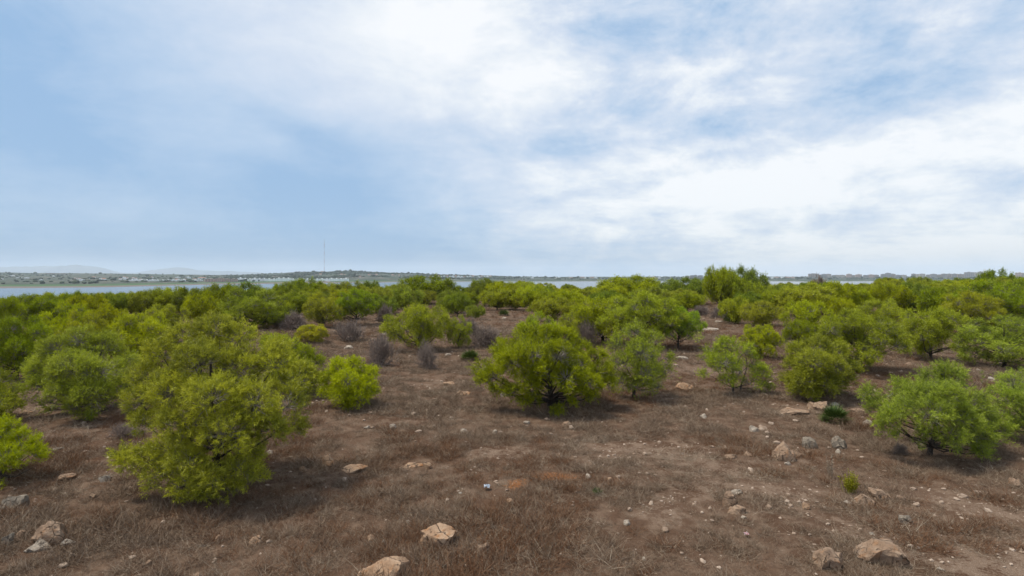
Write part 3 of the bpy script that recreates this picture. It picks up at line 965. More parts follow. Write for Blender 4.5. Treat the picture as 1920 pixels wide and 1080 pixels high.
# ---- far rows that close the plantation: skyline profile of the photograph
SKY = [(-120, 545), (-40, 547), (12, 547), (24, 557), (34, 546), (100, 546), (114, 551), (140, 547), (190, 545), (225, 547), (250, 547), (300, 541), (345, 539), (382, 545), (391, 556), (400, 538), (470, 534),
       (500, 537), (560, 526), (600, 529), (640, 530), (690, 535), (720, 534), (750, 528), (835, 536), (860, 527), (888, 538), (905, 528), (950, 526), (1016, 527), (1030, 536), (1050, 529), (1090, 537), (1128, 538),
       (1140, 526), (1235, 527), (1244, 537), (1260, 528), (1290, 534), (1310, 528), (1340, 526), (1420, 526), (1450, 528), (1485, 531), (1500, 524), (1550, 524), (1562, 531), (1625, 531), (1640, 522),
       (1700, 519), (1750, 520), (1800, 521), (1850, 520), (1900, 517), (2000, 518), (2100, 520)]
SX = [p[0] for p in SKY]; SY = [p[1] - (1.5 if p[0] > 880 else 0) for p in SKY]
LAND = [(-60, 'beyond the left edge'), (20, 'by the left edge'), (130, 'before the lagoon at far left'), (250, 'below the first white houses'), (330, 'below the low white row'),
        (415, 'below the pink blocks'), (500, 'below the long white row'), (608, 'below the radio mast'), (700, 'below the end of the hill'), (800, 'by the high skyline pine'),
        (900, 'left of the bare clearing'), (990, 'right of the bare clearing'), (1080, 'before the lagoon right of centre'), (1190, 'behind the big domed pine'), (1290, 'left of the tallest pines'),
        (1380, 'behind the tallest pines'), (1470, 'right of the tallest pines'), (1550, 'under the dead treetop'), (1660, 'under the grey tower block'), (1760, 'under the right skyline'),
        (1850, 'under the highest towers'), (1920, 'by the right edge'), (2010, 'beyond the right edge')]
FILLED = []
rng = random.Random(4242)
cnt = 0
occ = []
for row, (Y0, dyy, step, yo) in enumerate([(72, 6, 84, 12), (86, 8, 72, 8), (104, 10, 60, 5), (126, 12, 54, 3), (150, 16, 50, 1), (180, 18, 46, 0.5)]):
    px = -140 + rng.uniform(0, 20)
    while px < 2080:
        px += step * rng.uniform(.6, 1.35)
        Yw = Y0 + rng.uniform(-dyy, dyy)
        x = (px - 960) / F * Yw
        z = gz(x, Yw)
        sy = np.interp(px, SX, SY) + yo * rng.uniform(.2, 1.8) + rng.uniform(0, 1) ** 2 * 7
        H = z_at(Yw, sy) - z
        if H < 1.6 : continue
        H = min(H, 5.6 + rng.uniform(-.5, .7))
        # leave the clearings of the photograph open
        basey = HOR + F * (EYE - z) / Yw
        if any((abs(px - c_[0]) < c_[1] and basey > c_[2]) for c_ in [(920, 60, 578), (1330, 40, 582), (860, 40, 590)]): continue
        if any((x - a_) ** 2 + (Yw - b__) ** 2 < (r_ * .75) ** 2 for a_, b__, r_ in TREE_POS[:90]): continue
        if row < 2 and rng.random() < .2: continue
        W = H * rng.uniform(1.3, 1.9)
        if row >= 3:
            # near the water gaps keep crowns narrow
            W = min(W, 7.5)
        ms, W0, H0 = ARCH_FAR[rng.randrange(5)]
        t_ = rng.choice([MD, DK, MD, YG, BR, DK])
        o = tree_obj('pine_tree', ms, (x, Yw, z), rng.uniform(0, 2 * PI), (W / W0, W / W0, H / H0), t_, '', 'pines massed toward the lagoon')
        FILLED.append((px, row, {MD: 'olive', DK: 'dark', YG: 'yellow-green', BR: 'bright green'}[t_], o))
        cnt += 1
ORD = ['leftmost', 'second from left', 'third from left', 'fourth from left', 'fifth from left', 'sixth from left', 'seventh from left']
cells = {}
for px_, row_, col_, o_ in FILLED:
    lm = min(LAND, key=lambda q: abs(q[0] - px_))[1]
    cells.setdefault((lm, ['front', 'front', 'middle', 'middle', 'back', 'back'][row_], col_), []).append((px_, o_))
for (lm, rw, col_), lst in cells.items():
    lst.sort(key=lambda q: q[0])
    for i_, (px_, o_) in enumerate(lst):
        o_['label'] = f'{col_} pine in the {rw} rows {lm}' + ('' if len(lst) == 1 else ', ' + (ORD[i_] if len(lst) > 2 else ('left one', 'right one')[i_]))
print('fill trees', cnt, 'total', len([o for o in bpy.data.objects if o.name.startswith('pine_tree')]))

# ------------------------------------------------------------------ dry shrubs
def shrub_mesh(seed, W, H, nstem=30, r=.007, nb=5, mat_='dead_twig'):
    rng = np.random.RandomState(seed)
    A = Acc()
    P0 = np.zeros((nstem, 3)); P0[:, :2] = rng.randn(nstem, 2) * W * .06; P0[:, 2] = -.03
    d = rdir(rng, nstem); d[:, 2] = np.abs(d[:, 2]) * .8 + .25; d = unit(d)
    d *= np.array([W * .5, W * .5, H])
    d = d * (.55 + .6 * rng.rand(nstem, 1))
    P1 = P0 + d * .45
    A.add(*cones(P0, P1, r * 1.8, r * 1.3, 4))
    lev0, dr = P1, d
    for lv, (sc_, kk) in enumerate([(.30, nb), (.22, 4), (.15, 3)]):
        nn_ = len(lev0) * kk
        j = np.repeat(np.arange(len(lev0)), kk)
        q0 = lev0[j] - unit(dr[j]) * rng.rand(nn_, 1) * sc_ * .5
        dd = unit(dr[j]) + rng.randn(nn_, 3) * .55; dd[:, 2] += .12; dd = unit(dd)
        q1 = q0 + dd * sc_ * (.6 + .8 * rng.rand(nn_, 1)) * np.array([W * .5, W * .5, H])
        q1[:, 2] = np.maximum(q1[:, 2], .03)
        A.add(*cones(q0, q1, r * (1.0 - .25 * lv), r * (.7 - .2 * lv)))
        lev0, dr = q1, dd
    return A.mesh('dry_shrub', M[mat_])


SHR = [(shrub_mesh(1, 1.6, 1.2, 30, .008), 1.6, 1.2), (shrub_mesh(2, 2.0, 1.1, 34, .009), 2.0, 1.1), (shrub_mesh(3, 1.5, 1.3, 26, .008), 1.5, 1.3)]
SHR_TH = [(shrub_mesh(5, 2.2, 1.2, 40, .018), 2.2, 1.2), (shrub_mesh(6, 2.4, 1.1, 40, .018), 2.4, 1.1)]
SHRUBS = [
    (712, 622, 688, 76, 'leafless grey bush left of the pine alone on open ground, nearest of the pale ones'),
    (800, 634, 694, 50, 'small leafless grey bush at the foot of the large yellow-topped pine'),
    (655, 598, 640, 78, 'wide grey leafless brush below the deep green cushion pine'),
    (552, 584, 618, 62, 'grey-brown dry brush left of the small yellow bush'),
    (520, 590, 612, 40, 'low dry brush under the wide pine with dark underside'),
    (722, 570, 604, 40, 'purplish dry brush behind the deep green cushion pine'),
    (915, 606, 652, 90, 'broad grey dry brush between the small upright pine and the centre pine'),
    (880, 596, 630, 50, 'thin dry brush behind the small upright pine'),
    (1098, 598, 650, 60, 'purple-grey dry brush behind the right of the centre pine'),
    (1722, 556, 588, 52, 'rounded purplish dry bush in the right middle distance'),
    (1316, 570, 592, 34, 'pale dry brush at the head of the right clearing'),
    (1350, 574, 596, 36, 'pinkish dry brush beside the pines right of the clearing'),
    (1533, 523, 574, 42, 'brown-grey dead treetop on the skyline in front of the apartment blocks'),
    (1478, 610, 640, 34, 'dry brush between the two pale pines right of centre'),
    (1500, 625, 652, 36, 'low grey dry brush behind the round dense pine'),
    (1690, 830, 850, 40, 'pale dry brush left of the spreading pine trunk'),
    (235, 790, 822, 66, 'brown dry brush left of the largest pine'),
]
for i, (px, top, base, w, lab) in enumerate(SHRUBS):
    x, Yw, z, W, H = place(px, top, base, w)
    ms, W0, H0 = (SHR if Yw < 45 else SHR_TH)[i % (3 if Yw < 45 else 2)]
    if px == 1533: ms, W0, H0 = shrub_mesh(9, 3.4, 2.4, 90, .05), 3.4, 2.4
    put('dry_shrub', ms, None, (x, Yw, z), i * 1.3, (W / W0, W / W0, H / H0), label=lab, category='bush')
    TREE_POS.append((x, Yw, W * .3))

# dwarf palms and the yellow weed
def fan_palm(seed, H, W):
    rng = np.random.RandomState(seed)
    Vp = []; var = []
    for i in range(46):
        ang = rng.rand() * 2 * PI; el_ = R(rng.uniform(5, 75))
        d0 = np.array([math.cos(ang) * math.cos(el_), math.sin(ang) * math.cos(el_), math.sin(el_)])
        stem = d0 * np.array([W * .5, W * .5, H]) * rng.uniform(.35, .65)
        sdv = unit(np.cross(d0, [0, 0, 1.01])); up = np.cross(sdv, d0)
        v_ = rng.rand()
        for j in range(11):
            b = R(-75 + 15 * j)
            ld_ = d0 * math.cos(b) + sdv * math.sin(b) + up * .12 * rng.randn()
            tipp = stem + ld_ * .42 * W * rng.uniform(.8, 1.1)
            wv_ = np.cross(unit(ld_), up) * .02 * W
            Vp += [stem - wv_, stem + ld_ * .2 * W + wv_ * 1.2, tipp]; var += [v_] * 3
    Vp = np.array(Vp); Vp[:, 2] = np.maximum(Vp[:, 2], .02)
    return mesh_from('dwarf_palm', Vp, np.arange(len(Vp)).reshape(-1, 3), M['palm_green'], False, {'var': var, 'tip': np.array(var) * .4})


for px, top, base, w, lab in [(1565, 764, 792, 50, 'dark spiky dwarf palm beside the flat pale rocks below the round dense pine'),
                              (880, 659, 676, 36, 'small dark dwarf palm left of the centre pine'),
                              (1371, 590, 606, 32, 'dark low bush under the yellow-green pine of the right clearing'),
                              (1690, 580, 594, 20, 'dark little bush near the right dry brush'),
                              (945, 582, 592, 20, 'tiny dark bush in the bare clearing')]:
    x, Yw, z, W, H = place(px, top, base, w)
    put('dwarf_palm', fan_palm(int(px), H, W), None, (x, Yw, z), label=lab, category='bush')


def weed_mesh(seed, H, W, mt, cntw=60):
    rng = np.random.RandomState(seed)
    p0 = np.zeros((cntw, 3)); p0[:, :2] = rng.randn(cntw, 2) * W * .12
    d = rdir(rng, cntw); d[:, 2] = np.abs(d[:, 2]) + .6; d = unit(d)
    p1 = p0 + d * np.array([W * .5, W * .5, H]) * (.6 + .5 * rng.rand(cntw, 1))
    Vw, Fw = cones(p0, p1, .006, .003)
    k2 = cntw * 14
    j = rng.randint(0, cntw, k2)
    b = p0[j] + (p1[j] - p0[j]) * (.3 + .7 * rng.rand(k2, 1))
    dd = rdir(rng, k2) * .05; dd[:, 2] = np.abs(dd[:, 2])
    wv_ = unit(np.cross(dd, rng.randn(k2, 3))) * .008
    T = np.stack([b - wv_, b + wv_, b + dd], 1).reshape(-1, 3)
    Vall = np.concatenate([Vw, T])
    var = np.concatenate([np.full(len(Vw), .3), np.repeat(rng.rand(k2), 3)])
    return mesh_from('weed', Vall, [Fw, np.arange(len(T)).reshape(-1, 3) + len(Vw)], M[mt], False, {'var': var, 'tip': var * .7})


x, Yw, z, W, H = place(1595, 884, 922, 34)
put('yellow_weed', weed_mesh(5, H, W, 'weed_green'), None, (x, Yw, z), label='yellow flowering weed upright in dry grass above the pair of tan rocks', category='plant')
x, Yw, z, W, H = place(1118, 915, 930, 22)
put('green_weed', weed_mesh(6, H, W, 'palm_green', 30), None, (x, Yw, z), label='small green weed right of the orange soil patch', category='plant')

for px, top, base, w, lab in [(1556, 842, 896, 16, 'tall pale dry stem between the cleft boulder and the yellow weed')]:
    x, Yw, z, W, H = place(px, top, base, w)
    put('dry_stalk', weed_mesh(px, H, W, 'straw' if px == 1556 else 'dead_twig', 9), None, (x, Yw, z), label=lab, category='plant')

# ------------------------------------------------------------------ rocks
def rock_mesh(name, seed, sx, sy, sz, mt, cuts=15, rough=.13, sub=4):
    rng = np.random.RandomState(seed)
    bm = bmesh.new()
    bmesh.ops.create_icosphere(bm, subdivisions=sub, radius=1)
    me = bpy.data.meshes.new(name)
    V = np.array([v.co[:] for v in bm.verts])
    for _ in range(cuts):
        d = rdir(rng, 1)[0]; off = rng.uniform(.45, .80)
        h = V @ d
        over = h > off
        V[over] -= np.outer((h[over] - off), d) * .93
    for i in range(len(V)):
        p = Vector(V[i])
        s = Vector((seed * 1.7, 3, 7))
        f = mnoise.noise(p * 1.4 + s) * rough * 1.6 + mnoise.noise(p * 3.5 + s) * rough * .7 + mnoise.noise(p * 9 + s) * rough * .45
        rd = mnoise.noise(p * 2.3 + s * 2)
        if rd > .18: f -= (rd - .18) * rough * 2.2
        V[i] = V[i] * (1 + f)
    V = V / np.abs(V).max(0)
    V *= np.array([sx, sy, sz])
    for v, co in zip(bm.verts, V): v.co = co
    for f_ in bm.faces: f_.smooth = True
    bm.to_mesh(me); bm.free()
    me.materials.append(M[mt])
    # sharp where the facets meet
    me.set_sharp_from_angle(angle=R(24))
    return me


ROCKS = [
    # px centre, base py, width px, height px, tilt, material, label
    (818, 1026, 74, 52, .35, 'rock_orange', 'large orange-tan boulder with a slanting flat top, lower left of centre'),
    (724, 1094, 112, 46, -.1, 'rock_orange', 'flat orange-tan slab cut by the bottom edge of the picture'),
    (907, 1042, 30, 22, .1, 'rock', 'small rounded tan rock right of the large slanting boulder'),
    (695, 1015, 15, 12, 0, 'rock_orange', 'little orange stone left of the large slanting boulder'),
    (718, 1019, 9, 8, 0, 'rock_pale', 'tiny pale stone beside the little orange stone'),
    (766, 982, 9, 8, 0, 'rock_pale', 'tiny white stone above the large slanting boulder'),
    (477, 1020, 26, 15, .1, 'rock_orange', 'flat tan stone alone in the dry grass at lower left'),
    (407, 1016, 15, 13, 0, 'rock_orange', 'small orange stone left of the flat tan stone'),
    (275, 1062, 17, 11, .2, 'rock', 'small tan stone near the bottom left in dry grass'),
    (367, 1085, 22, 12, 0, 'rock', 'tan stone touching the bottom edge at left'),
    (82, 1022, 76, 46, .35, 'rock', 'big tilted slab with an orange streak at the lower left'),
    (62, 1036, 48, 20, .1, 'rock_pale', 'pale flat rock in front of the tilted slab'),
    (124, 1024, 28, 14, 0, 'rock_pale', 'pale rock at the right end of the tilted slab'),
    (99, 1024, 15, 12, 0, 'rock_pale', 'small pale rock between the slab and its right neighbour'),
    (35, 1012, 18, 13, 0, 'rock', 'small brownish rock left of the tilted slab'),
    (8, 1025, 26, 22, 0, 'rock_grey', 'dark grey rock at the left edge by the tilted slab'),
    (20, 962, 42, 30, .1, 'rock_grey', 'rounded grey boulder at the left edge'),
    (110, 905, 40, 14, .1, 'rock', 'flat half-buried tan rock below the pale left edge pine'),
    (195, 905, 22, 12, .2, 'rock_pale', 'pale flat stone left of the low branch of the largest pine'),
    (172, 938, 14, 10, .3, 'rock', 'small pointed stone below the pale flat stone'),
    (216, 825, 16, 8, 0, 'rock', 'tan stone on the slope left of the largest pine'),
    (100, 850, 24, 10, 0, 'rock_grey', 'grey stone right of the pale left edge pine'),
    (613, 877, 26, 24, .1, 'rock_orange', 'upright pinkish rock right of the largest pine'),
    (566, 886, 17, 12, 0, 'rock_orange', 'smaller rounded rock left of the upright pinkish rock'),
    (660, 886, 52, 20, .2, 'rock_orange', 'jagged flat orange rock right of the upright pinkish rock'),
    (770, 878, 42, 12, 0, 'rock_orange', 'low orange outcrop left of the pointed orange stone'),
    (801, 880, 15, 17, .3, 'rock_orange', 'pointed orange stone at the end of the low outcrop'),
    (505, 853, 12, 10, 0, 'rock_pale', 'white stone under the right side of the largest pine'),
    (1104, 902, 17, 9, 0, 'rock_pale', 'pale stone at the right end of the orange soil patch'),
    (1144, 907, 9, 8, 0, 'rock_orange', 'tiny tan stone right of the orange soil patch'),
    (957, 948, 15, 10, 0, 'rock_orange', 'small tan stone below the orange soil patch'),
    (1176, 987, 16, 12, .3, 'rock_pale', 'pale oval stone right of centre near the bottom'),
    (1208, 1049, 8, 8, 0, 'rock_pale', 'tiny white stone near the bottom right of centre'),
    (863, 930, 7, 6, 0, 'rock_pale', 'tiny pale stone left of the crumpled white litter'),
    (1369, 952, 30, 30, .1, 'rock', 'rounded tan boulder, upper of the touching pair right of centre'),
    (1386, 968, 38, 22, .1, 'rock', 'lower boulder of the touching pair right of centre'),
    (1380, 929, 26, 10, 0, 'rock_pale', 'pale flat stone just behind the touching pair'),
    (1395, 975, 10, 6, 0, 'rock_pale', 'yellowish chip below the touching pair'),
    (1512, 953, 14, 13, 0, 'rock_orange', 'small round orange-brown stone between the touching pair and the split tan rocks'),
    (1471, 860, 48, 36, .1, 'rock', 'large pale tan boulder with a cleft, right of centre'),
    (1497, 852, 18, 14, 0, 'rock', 'small rock leaning on the right of the cleft boulder'),
    (1479, 868, 12, 8, 0, 'rock_pale', 'pale chip in front of the cleft boulder'),
    (1521, 838, 36, 25, .4, 'rock_grey', 'grey wedge-shaped rock between two boulders, pointed at the top'),
    (1582, 840, 34, 26, .1, 'rock_grey', 'rounded grey-white boulder right of the grey wedge'),
    (1573, 848, 12, 9, 0, 'rock_pale', 'small white stone below the grey-white boulder'),
    (1416, 810, 19, 12, .2, 'rock_pale', 'small white pointed stone left of centre of the rock field'),
    (1370, 858, 30, 10, .1, 'rock', 'flat tan stone left of the cleft boulder'),
    (1405, 853, 20, 9, .3, 'rock', 'tan slanting stone beside the flat tan one'),
    (1539, 771, 40, 20, .2, 'rock', 'flat split slab under the round dense pine'),
    (1569, 762, 16, 8, 0, 'rock_pale', 'small pale rock right of the flat split slab'),
    (1490, 778, 62, 12, 0, 'rock', 'long low ledge left of the flat split slab'),
    (1612, 773, 30, 10, 0, 'rock', 'low ledge right of the dwarf palm'),
    (1630, 800, 20, 13, .1, 'rock_pale', 'pale rock at the left tip of the spreading pine'),
    (1655, 758, 22, 13, 0, 'rock', 'tan rock seen through the spreading pine'),
    (1321, 785, 14, 9, 0, 'rock_pale', 'small pale stone left of the reddish brush'),
    (1626, 947, 34, 32, -.4, 'rock', 'tilted tan rock, left of the two split tan rocks'),
    (1655, 936, 46, 22, .1, 'rock', 'flat tan rock, right of the two split tan rocks'),
    (1593, 944, 18, 7, 0, 'rock_pale', 'pale flake left of the tilted tan rock'),
    (1692, 940, 20, 14, 0, 'rock', 'half-buried tan rock right of the flat one'),
    (1700, 981, 30, 22, .1, 'rock_grey', 'square grey-pink rock alone at lower right'),
    (1560, 1064, 64, 44, -.2, 'rock', 'craggy brown boulder at the bottom right, left of the widest one'),
    (1672, 1057, 100, 48, -.05, 'rock', 'widest boulder at the bottom right, flat with pits in its face'),
    (1911, 912, 26, 14, -.2, 'rock', 'tan rock at the right edge below the spreading pine'),
    (1636, 1002, 10, 6, 0, 'rock_pale', 'tiny pale chip above the widest boulder'),
    (1765, 1066, 12, 7, 0, 'rock_pale', 'small tan stone right of the widest boulder'),
    (1286, 732, 34, 18, .1, 'rock_orange', 'domed orange rock right of the see-through pine'),
    (1278, 675, 26, 9, 0, 'rock_pale', 'pale flat rock behind the see-through pine'),
    (1336, 620, 30, 11, 0, 'rock_pale', 'pale flat boulder in the right clearing'),
    (1308, 601, 13, 9, 0, 'rock_pale', 'small pale rock above the flat boulder in the right clearing'),
    (1348, 604, 14, 7, 0, 'rock_pale', 'pale rock next to the dark low bush in the right clearing'),
    (843, 726, 24, 10, 0, 'rock_orange', 'orange rock left of the centre pine, upper of two'),
    (868, 744, 26, 12, 0, 'rock_orange', 'orange rock left of the centre pine, lower of two'),
    (838, 668, 16, 6, 0, 'rock_pale', 'pale flat stone left of the small dwarf palm'),
    (652, 652, 20, 8, 0, 'rock_pale', 'pale rock below the grey leafless brush'),
    (722, 629, 12, 6, 0, 'rock_pale', 'pale stone behind the nearest grey bush'),
    (945, 597, 12, 5, 0, 'rock_pale', 'tiny pale rock in the bare clearing'),
    (1800, 652, 22, 8, 0, 'rock_pale', 'pale rock in the gap left of the umbrella pine, upper of three'),
    (1793, 679, 24, 10, 0, 'rock', 'flat rock in the gap left of the umbrella pine, left of the lower two'),
    (1812, 680, 20, 10, 0, 'rock', 'flat rock in the gap left of the umbrella pine, right of the lower two'),
    (1838, 697, 14, 6, 0, 'rock_grey', 'small grey rock below the umbrella pine'),
    (1862, 714, 16, 8, 0, 'rock_pale', 'pale stone between the spreading pine and its right neighbour'),
    (1605, 707, 14, 8, 0, 'rock_grey', 'grey stone right of the round dense pine'),
    (1705, 683, 12, 6, 0, 'rock', 'tan stone under the large pale green pine'),
    (75, 775, 36, 12, .2, 'rock', 'low tan rock left of the broad greyish pine, left of three'),
    (95, 773, 18, 12, 0, 'rock_pale', 'pale knob rock, middle of three left of the broad greyish pine'),
    (42, 778, 22, 8, 0, 'rock_orange', 'orange flat rock, nearest the left edge of the three'),
    (225, 765, 26, 12, 0, 'rock', 'rock behind the low side of the largest pine'),
    (945, 744, 20, 10, .4, 'rock_pale', 'slanting pale log-like stone under the left branch of the centre pine'),
    (1063, 798, 18, 9, 0, 'rock', 'pale rock in the shade in front of the centre trunk'),
    (988, 795, 14, 8, 0, 'rock_pale', 'small pale rock left of the shade of the centre pine'),
    (928, 812, 12, 8, 0, 'rock_pale', 'yellowish stone in the scatter of stones left of centre'),
    (735, 805, 14, 9, 0, 'rock_pale', 'pale stone left of the scatter of stones'),
    (688, 806, 12, 7, 0, 'rock_pale', 'pale stone below the compact bright pine'),
    (867, 810, 18, 7, 0, 'rock_pale', 'flat pale stone at the start of the scatter of stones'),
]
for i, (px, by, w, h, tilt, mt, lab) in enumerate(ROCKS):
    x, Yw = at(px, by)
    z = gz(x, Yw)
    W = w / F * Yw * 1.06; Hh = h / F * Yw * 1.12
    Hh = max(Hh - .12 * W, Hh * .6)
    me = rock_mesh('rock', 50 + i, W / 2, W / 2 * .8, Hh * .84, mt, sub=4 if w > 24 else 3)
    if w > 60 and h < 50 and px > 1600:
        pass
    o = put('rock', me, None, (x, Yw + W * .25, z + Hh * .10), 0, label=lab, category='rock')
    o.rotation_euler = (0, -tilt * .6, 0)

# litter
def litter(px, py, w, col1, col2, seed, lab):
    rng = np.random.RandomState(seed)
    x, Yw = at(px, py)
    W = w / F * Yw
    g = 9
    uu, vv = np.meshgrid(np.linspace(-1, 1, g), np.linspace(-1, 1, g))
    zz_ = np.abs(rng.randn(g, g)) * .22 + .25 * (1 - (uu ** 2 + vv ** 2) / 2)
    V_ = np.stack([uu * W * .5 + rng.randn(g, g) * W * .06, vv * W * .45 + rng.randn(g, g) * W * .06, zz_ * W * .8 + .05], -1).reshape(-1, 3)
    ii = np.arange(g * g).reshape(g, g)
    Q_ = np.stack([ii[:-1, :-1], ii[:-1, 1:], ii[1:, 1:], ii[1:, :-1]], -1).reshape(-1, 4)
    ma = simple('litter_film', col1, .5, .02); mb = simple('litter_print', col2, .5, .02)
    mi = (rng.rand(len(Q_)) < .35).astype(int)
    put('plastic_litter', mesh_from('plastic_litter', V_, Q_, ma, False, extra_mats=[mb], mat_idx=mi), None, (x, Yw, gz(x, Yw)), label=lab, category='litter')


litter(913, 922, 11, (.40, .44, .50), (.33, .38, .46), 3, 'crumpled white plastic litter left of the orange soil patch')
litter(1399, 1005, 9, (.5, .42, .42), (.55, .12, .16), 4, 'pink and white torn wrapper below the touching pair of boulders')

# ------------------------------------------------------------------ dry grass, straw and pebbles (uncountable: stuff)
def tuft(name, seed, nb, Hh, W, wd, mt, lay=0.3, segs=2):
    rng = np.random.RandomState(seed)
    Vt = []; Ft = []; var = []
    for i in range(nb):
        a = rng.rand() * 2 * PI
        b = np.array([math.cos(a), math.sin(a), 0]) * rng.rand() ** .6 * W * .5
        d = unit(np.array([rng.randn() * .7 + math.cos(a) * .3, rng.randn() * .7 + math.sin(a) * .3, rng.uniform(lay, 1.4)]))
        ln = Hh * rng.uniform(.5, 1.15)
        bend = rng.randn(3) * .28
        wv_ = unit(np.cross(d, rng.randn(3))) * wd * .5
        v_ = rng.rand()
        base = len(Vt)
        for s in range(segs + 1):
            t = s / segs
            p = b + d * ln * t + bend * ln * t * t
            p[2] = max(p[2], .012)
            ww = wv_ * (1 - .75 * t)
            Vt += [p - ww, p + ww]; var += [v_] * 2
        for s in range(segs):
            q = base + 2 * s
            Ft.append([q, q + 1, q + 3, q + 2])
    return mesh_from(name, np.array(Vt), np.array(Ft), M[mt], False, {'var': var})


def stone_mesh(seed):
    rng = np.random.RandomState(seed)
    bm = bmesh.new(); bmesh.ops.create_icosphere(bm, subdivisions=1, radius=1)
    for v in bm.verts: v.co = Vector(np.array(v.co) * (1 + rng.randn(3) * .18) * np.array([1, .8, .55]))
    me = bpy.data.meshes.new('pebble'); bm.to_mesh(me); bm.free(); me.materials.append(M['pebble'])
    return me


def scatter(name, protos, pts, rot, scl, pick, label=None):
    """one stuff object: geometry nodes put the tufts on its points"""
    pm = bpy.data.meshes.new(name)
    pm.vertices.add(len(pts))
    pm.vertices.foreach_set('co', np.asarray(pts, np.float32).ravel())
    for k_, v_, ty in (('rot', rot, 'FLOAT_VECTOR'), ('scl', scl, 'FLOAT_VECTOR')):
        a_ = pm.attributes.new(k_, ty, 'POINT'); a_.data.foreach_set('vector', np.asarray(v_, np.float32).ravel())
    a_ = pm.attributes.new('pick', 'INT', 'POINT'); a_.data.foreach_set('value', np.asarray(pick, np.int32))
    o = put(name, pm, kind='stuff')
    ng = bpy.data.node_groups.new(name + '_nodes', 'GeometryNodeTree')
    ng.interface.new_socket('Geometry', in_out='INPUT', socket_type='NodeSocketGeometry')
    ng.interface.new_socket('Geometry', in_out='OUTPUT', socket_type='NodeSocketGeometry')
    gi_ = ng.nodes.new('NodeGroupInput'); go = ng.nodes.new('NodeGroupOutput')
    join = ng.nodes.new('GeometryNodeJoinGeometry')

    def na(nm, ty):
        q = ng.nodes.new('GeometryNodeInputNamedAttribute'); q.data_type = ty; q.inputs[0].default_value = nm
        return q.outputs['Attribute']
    for i_, pmesh in enumerate(protos):
        ob = bpy.data.objects.new(name + '_piece', pmesh)
        oi = ng.nodes.new('GeometryNodeObjectInfo'); oi.inputs[0].default_value = ob
        cmpn = ng.nodes.new('FunctionNodeCompare'); cmpn.data_type = 'INT'; cmpn.operation = 'EQUAL'
        ng.links.new(na('pick', 'INT'), cmpn.inputs[2]); cmpn.inputs[3].default_value = i_
        ip = ng.nodes.new('GeometryNodeInstanceOnPoints')
        ng.links.new(gi_.outputs[0], ip.inputs['Points'])
        ng.links.new(cmpn.outputs[0], ip.inputs['Selection'])
        ng.links.new(oi.outputs['Geometry'], ip.inputs['Instance'])
        e2r = ng.nodes.new('FunctionNodeEulerToRotation')
        ng.links.new(na('rot', 'FLOAT_VECTOR'), e2r.inputs[0])
        ng.links.new(e2r.outputs[0], ip.inputs['Rotation'])
        ng.links.new(na('scl', 'FLOAT_VECTOR'), ip.inputs['Scale'])
        ng.links.new(ip.outputs[0], join.inputs[0])
    ng.links.new(join.outputs[0], go.inputs[0])
    md = o.modifiers.new('scatter', 'NODES'); md.node_group = ng
    return o


rng = np.random.RandomState(2024)


def frustum_pts(nn, y0, y1, pw=1.0):
    """uniform in area over the visible wedge plus a margin"""
    y = np.sqrt(y0 ** 2 + (y1 ** 2 - y0 ** 2) * rng.rand(nn) ** pw)
    x = (rng.rand(nn) * 2 - 1) * (y * .95 + 1.5)
    return x, y


tufts = [tuft('grass_tuft', 1, 70, .30, .42, .0075, 'grass', .05), tuft('grass_tuft', 2, 90, .22, .52, .0065, 'grass', -.2),
         tuft('grass_tuft', 3, 60, .32, .38, .0065, 'grass', .3), tuft('grass_tuft', 4, 70, .28, .45, .0080, 'grass_red', .3),
         tuft('grass_tuft', 5, 46, .34, .55, .0065, 'straw', -.25, 2), tuft('grass_tuft', 6, 90, .16, .55, .0070, 'grass', -.1)]
xs = []; ys = []; sc_l = []
for (y0, y1, nn, s) in [(7, 18, 15000, .85), (18, 32, 17000, 1.0), (32, 60, 16000, 1.45), (60, 120, 14000, 2.0)]:
    x, y = frustum_pts(nn, y0, y1)
    xs.append(x); ys.append(y); sc_l.append(np.full(nn, s))
x = np.concatenate(xs); y = np.concatenate(ys); s = np.concatenate(sc_l)
b = bare_mask(x, y)
clumpy = fbm(x / .9, y / .9, 3)
keep = rng.rand(len(x)) < np.clip(1.3 - 1.0 * sstep(b, .28, .85) - .75 * sstep(clumpy, .60, .38), .10, 1)
keep &= rng.rand(len(x)) > .8 * np.clip(orange_mask(x, y), 0, 1)
x = x[keep]; y = y[keep]; s = s[keep]; b = b[keep]; clumpy = clumpy[keep]
z = ground_z(x, y) - .01
red = sstep(fbm(x / 4 + 33, y / 4 + 11, 3), .46, .62) + .5 * zone(x, y, 450, 950, 260, 50) + .3 * zone(x, y, 1250, 1020, 140, 60)
u_ = rng.rand(len(x))
pick = np.where(u_ < .34 * np.clip(red, 0, 1.3), 3, np.where(u_ > 1 - .03 - .28 * np.clip(b, 0, 1), 4, np.where(b > .62, 5, rng.choice([0, 1, 2, 1, 5, 1, 5], len(x)))))
sc_ = s * (.50 + .75 * rng.rand(len(x))) * (.35 + 1.1 * clumpy) * (1 - .3 * np.clip(b, 0, 1))
scl = np.stack([sc_ * 1.2, sc_ * 1.2, sc_ * (.60 + .5 * rng.rand(len(x)))], 1)
rot = np.stack([rng.randn(len(x)) * .1, rng.randn(len(x)) * .1, rng.rand(len(x)) * 6.28], 1)
o = scatter('dry_grass', tufts, np.stack([x, y, z], 1), rot, scl, pick)
o['label'] = 'brown dry grass and twiggy ground cover over the stony soil'
o['category'] = 'grass'
print('tufts', len(x))

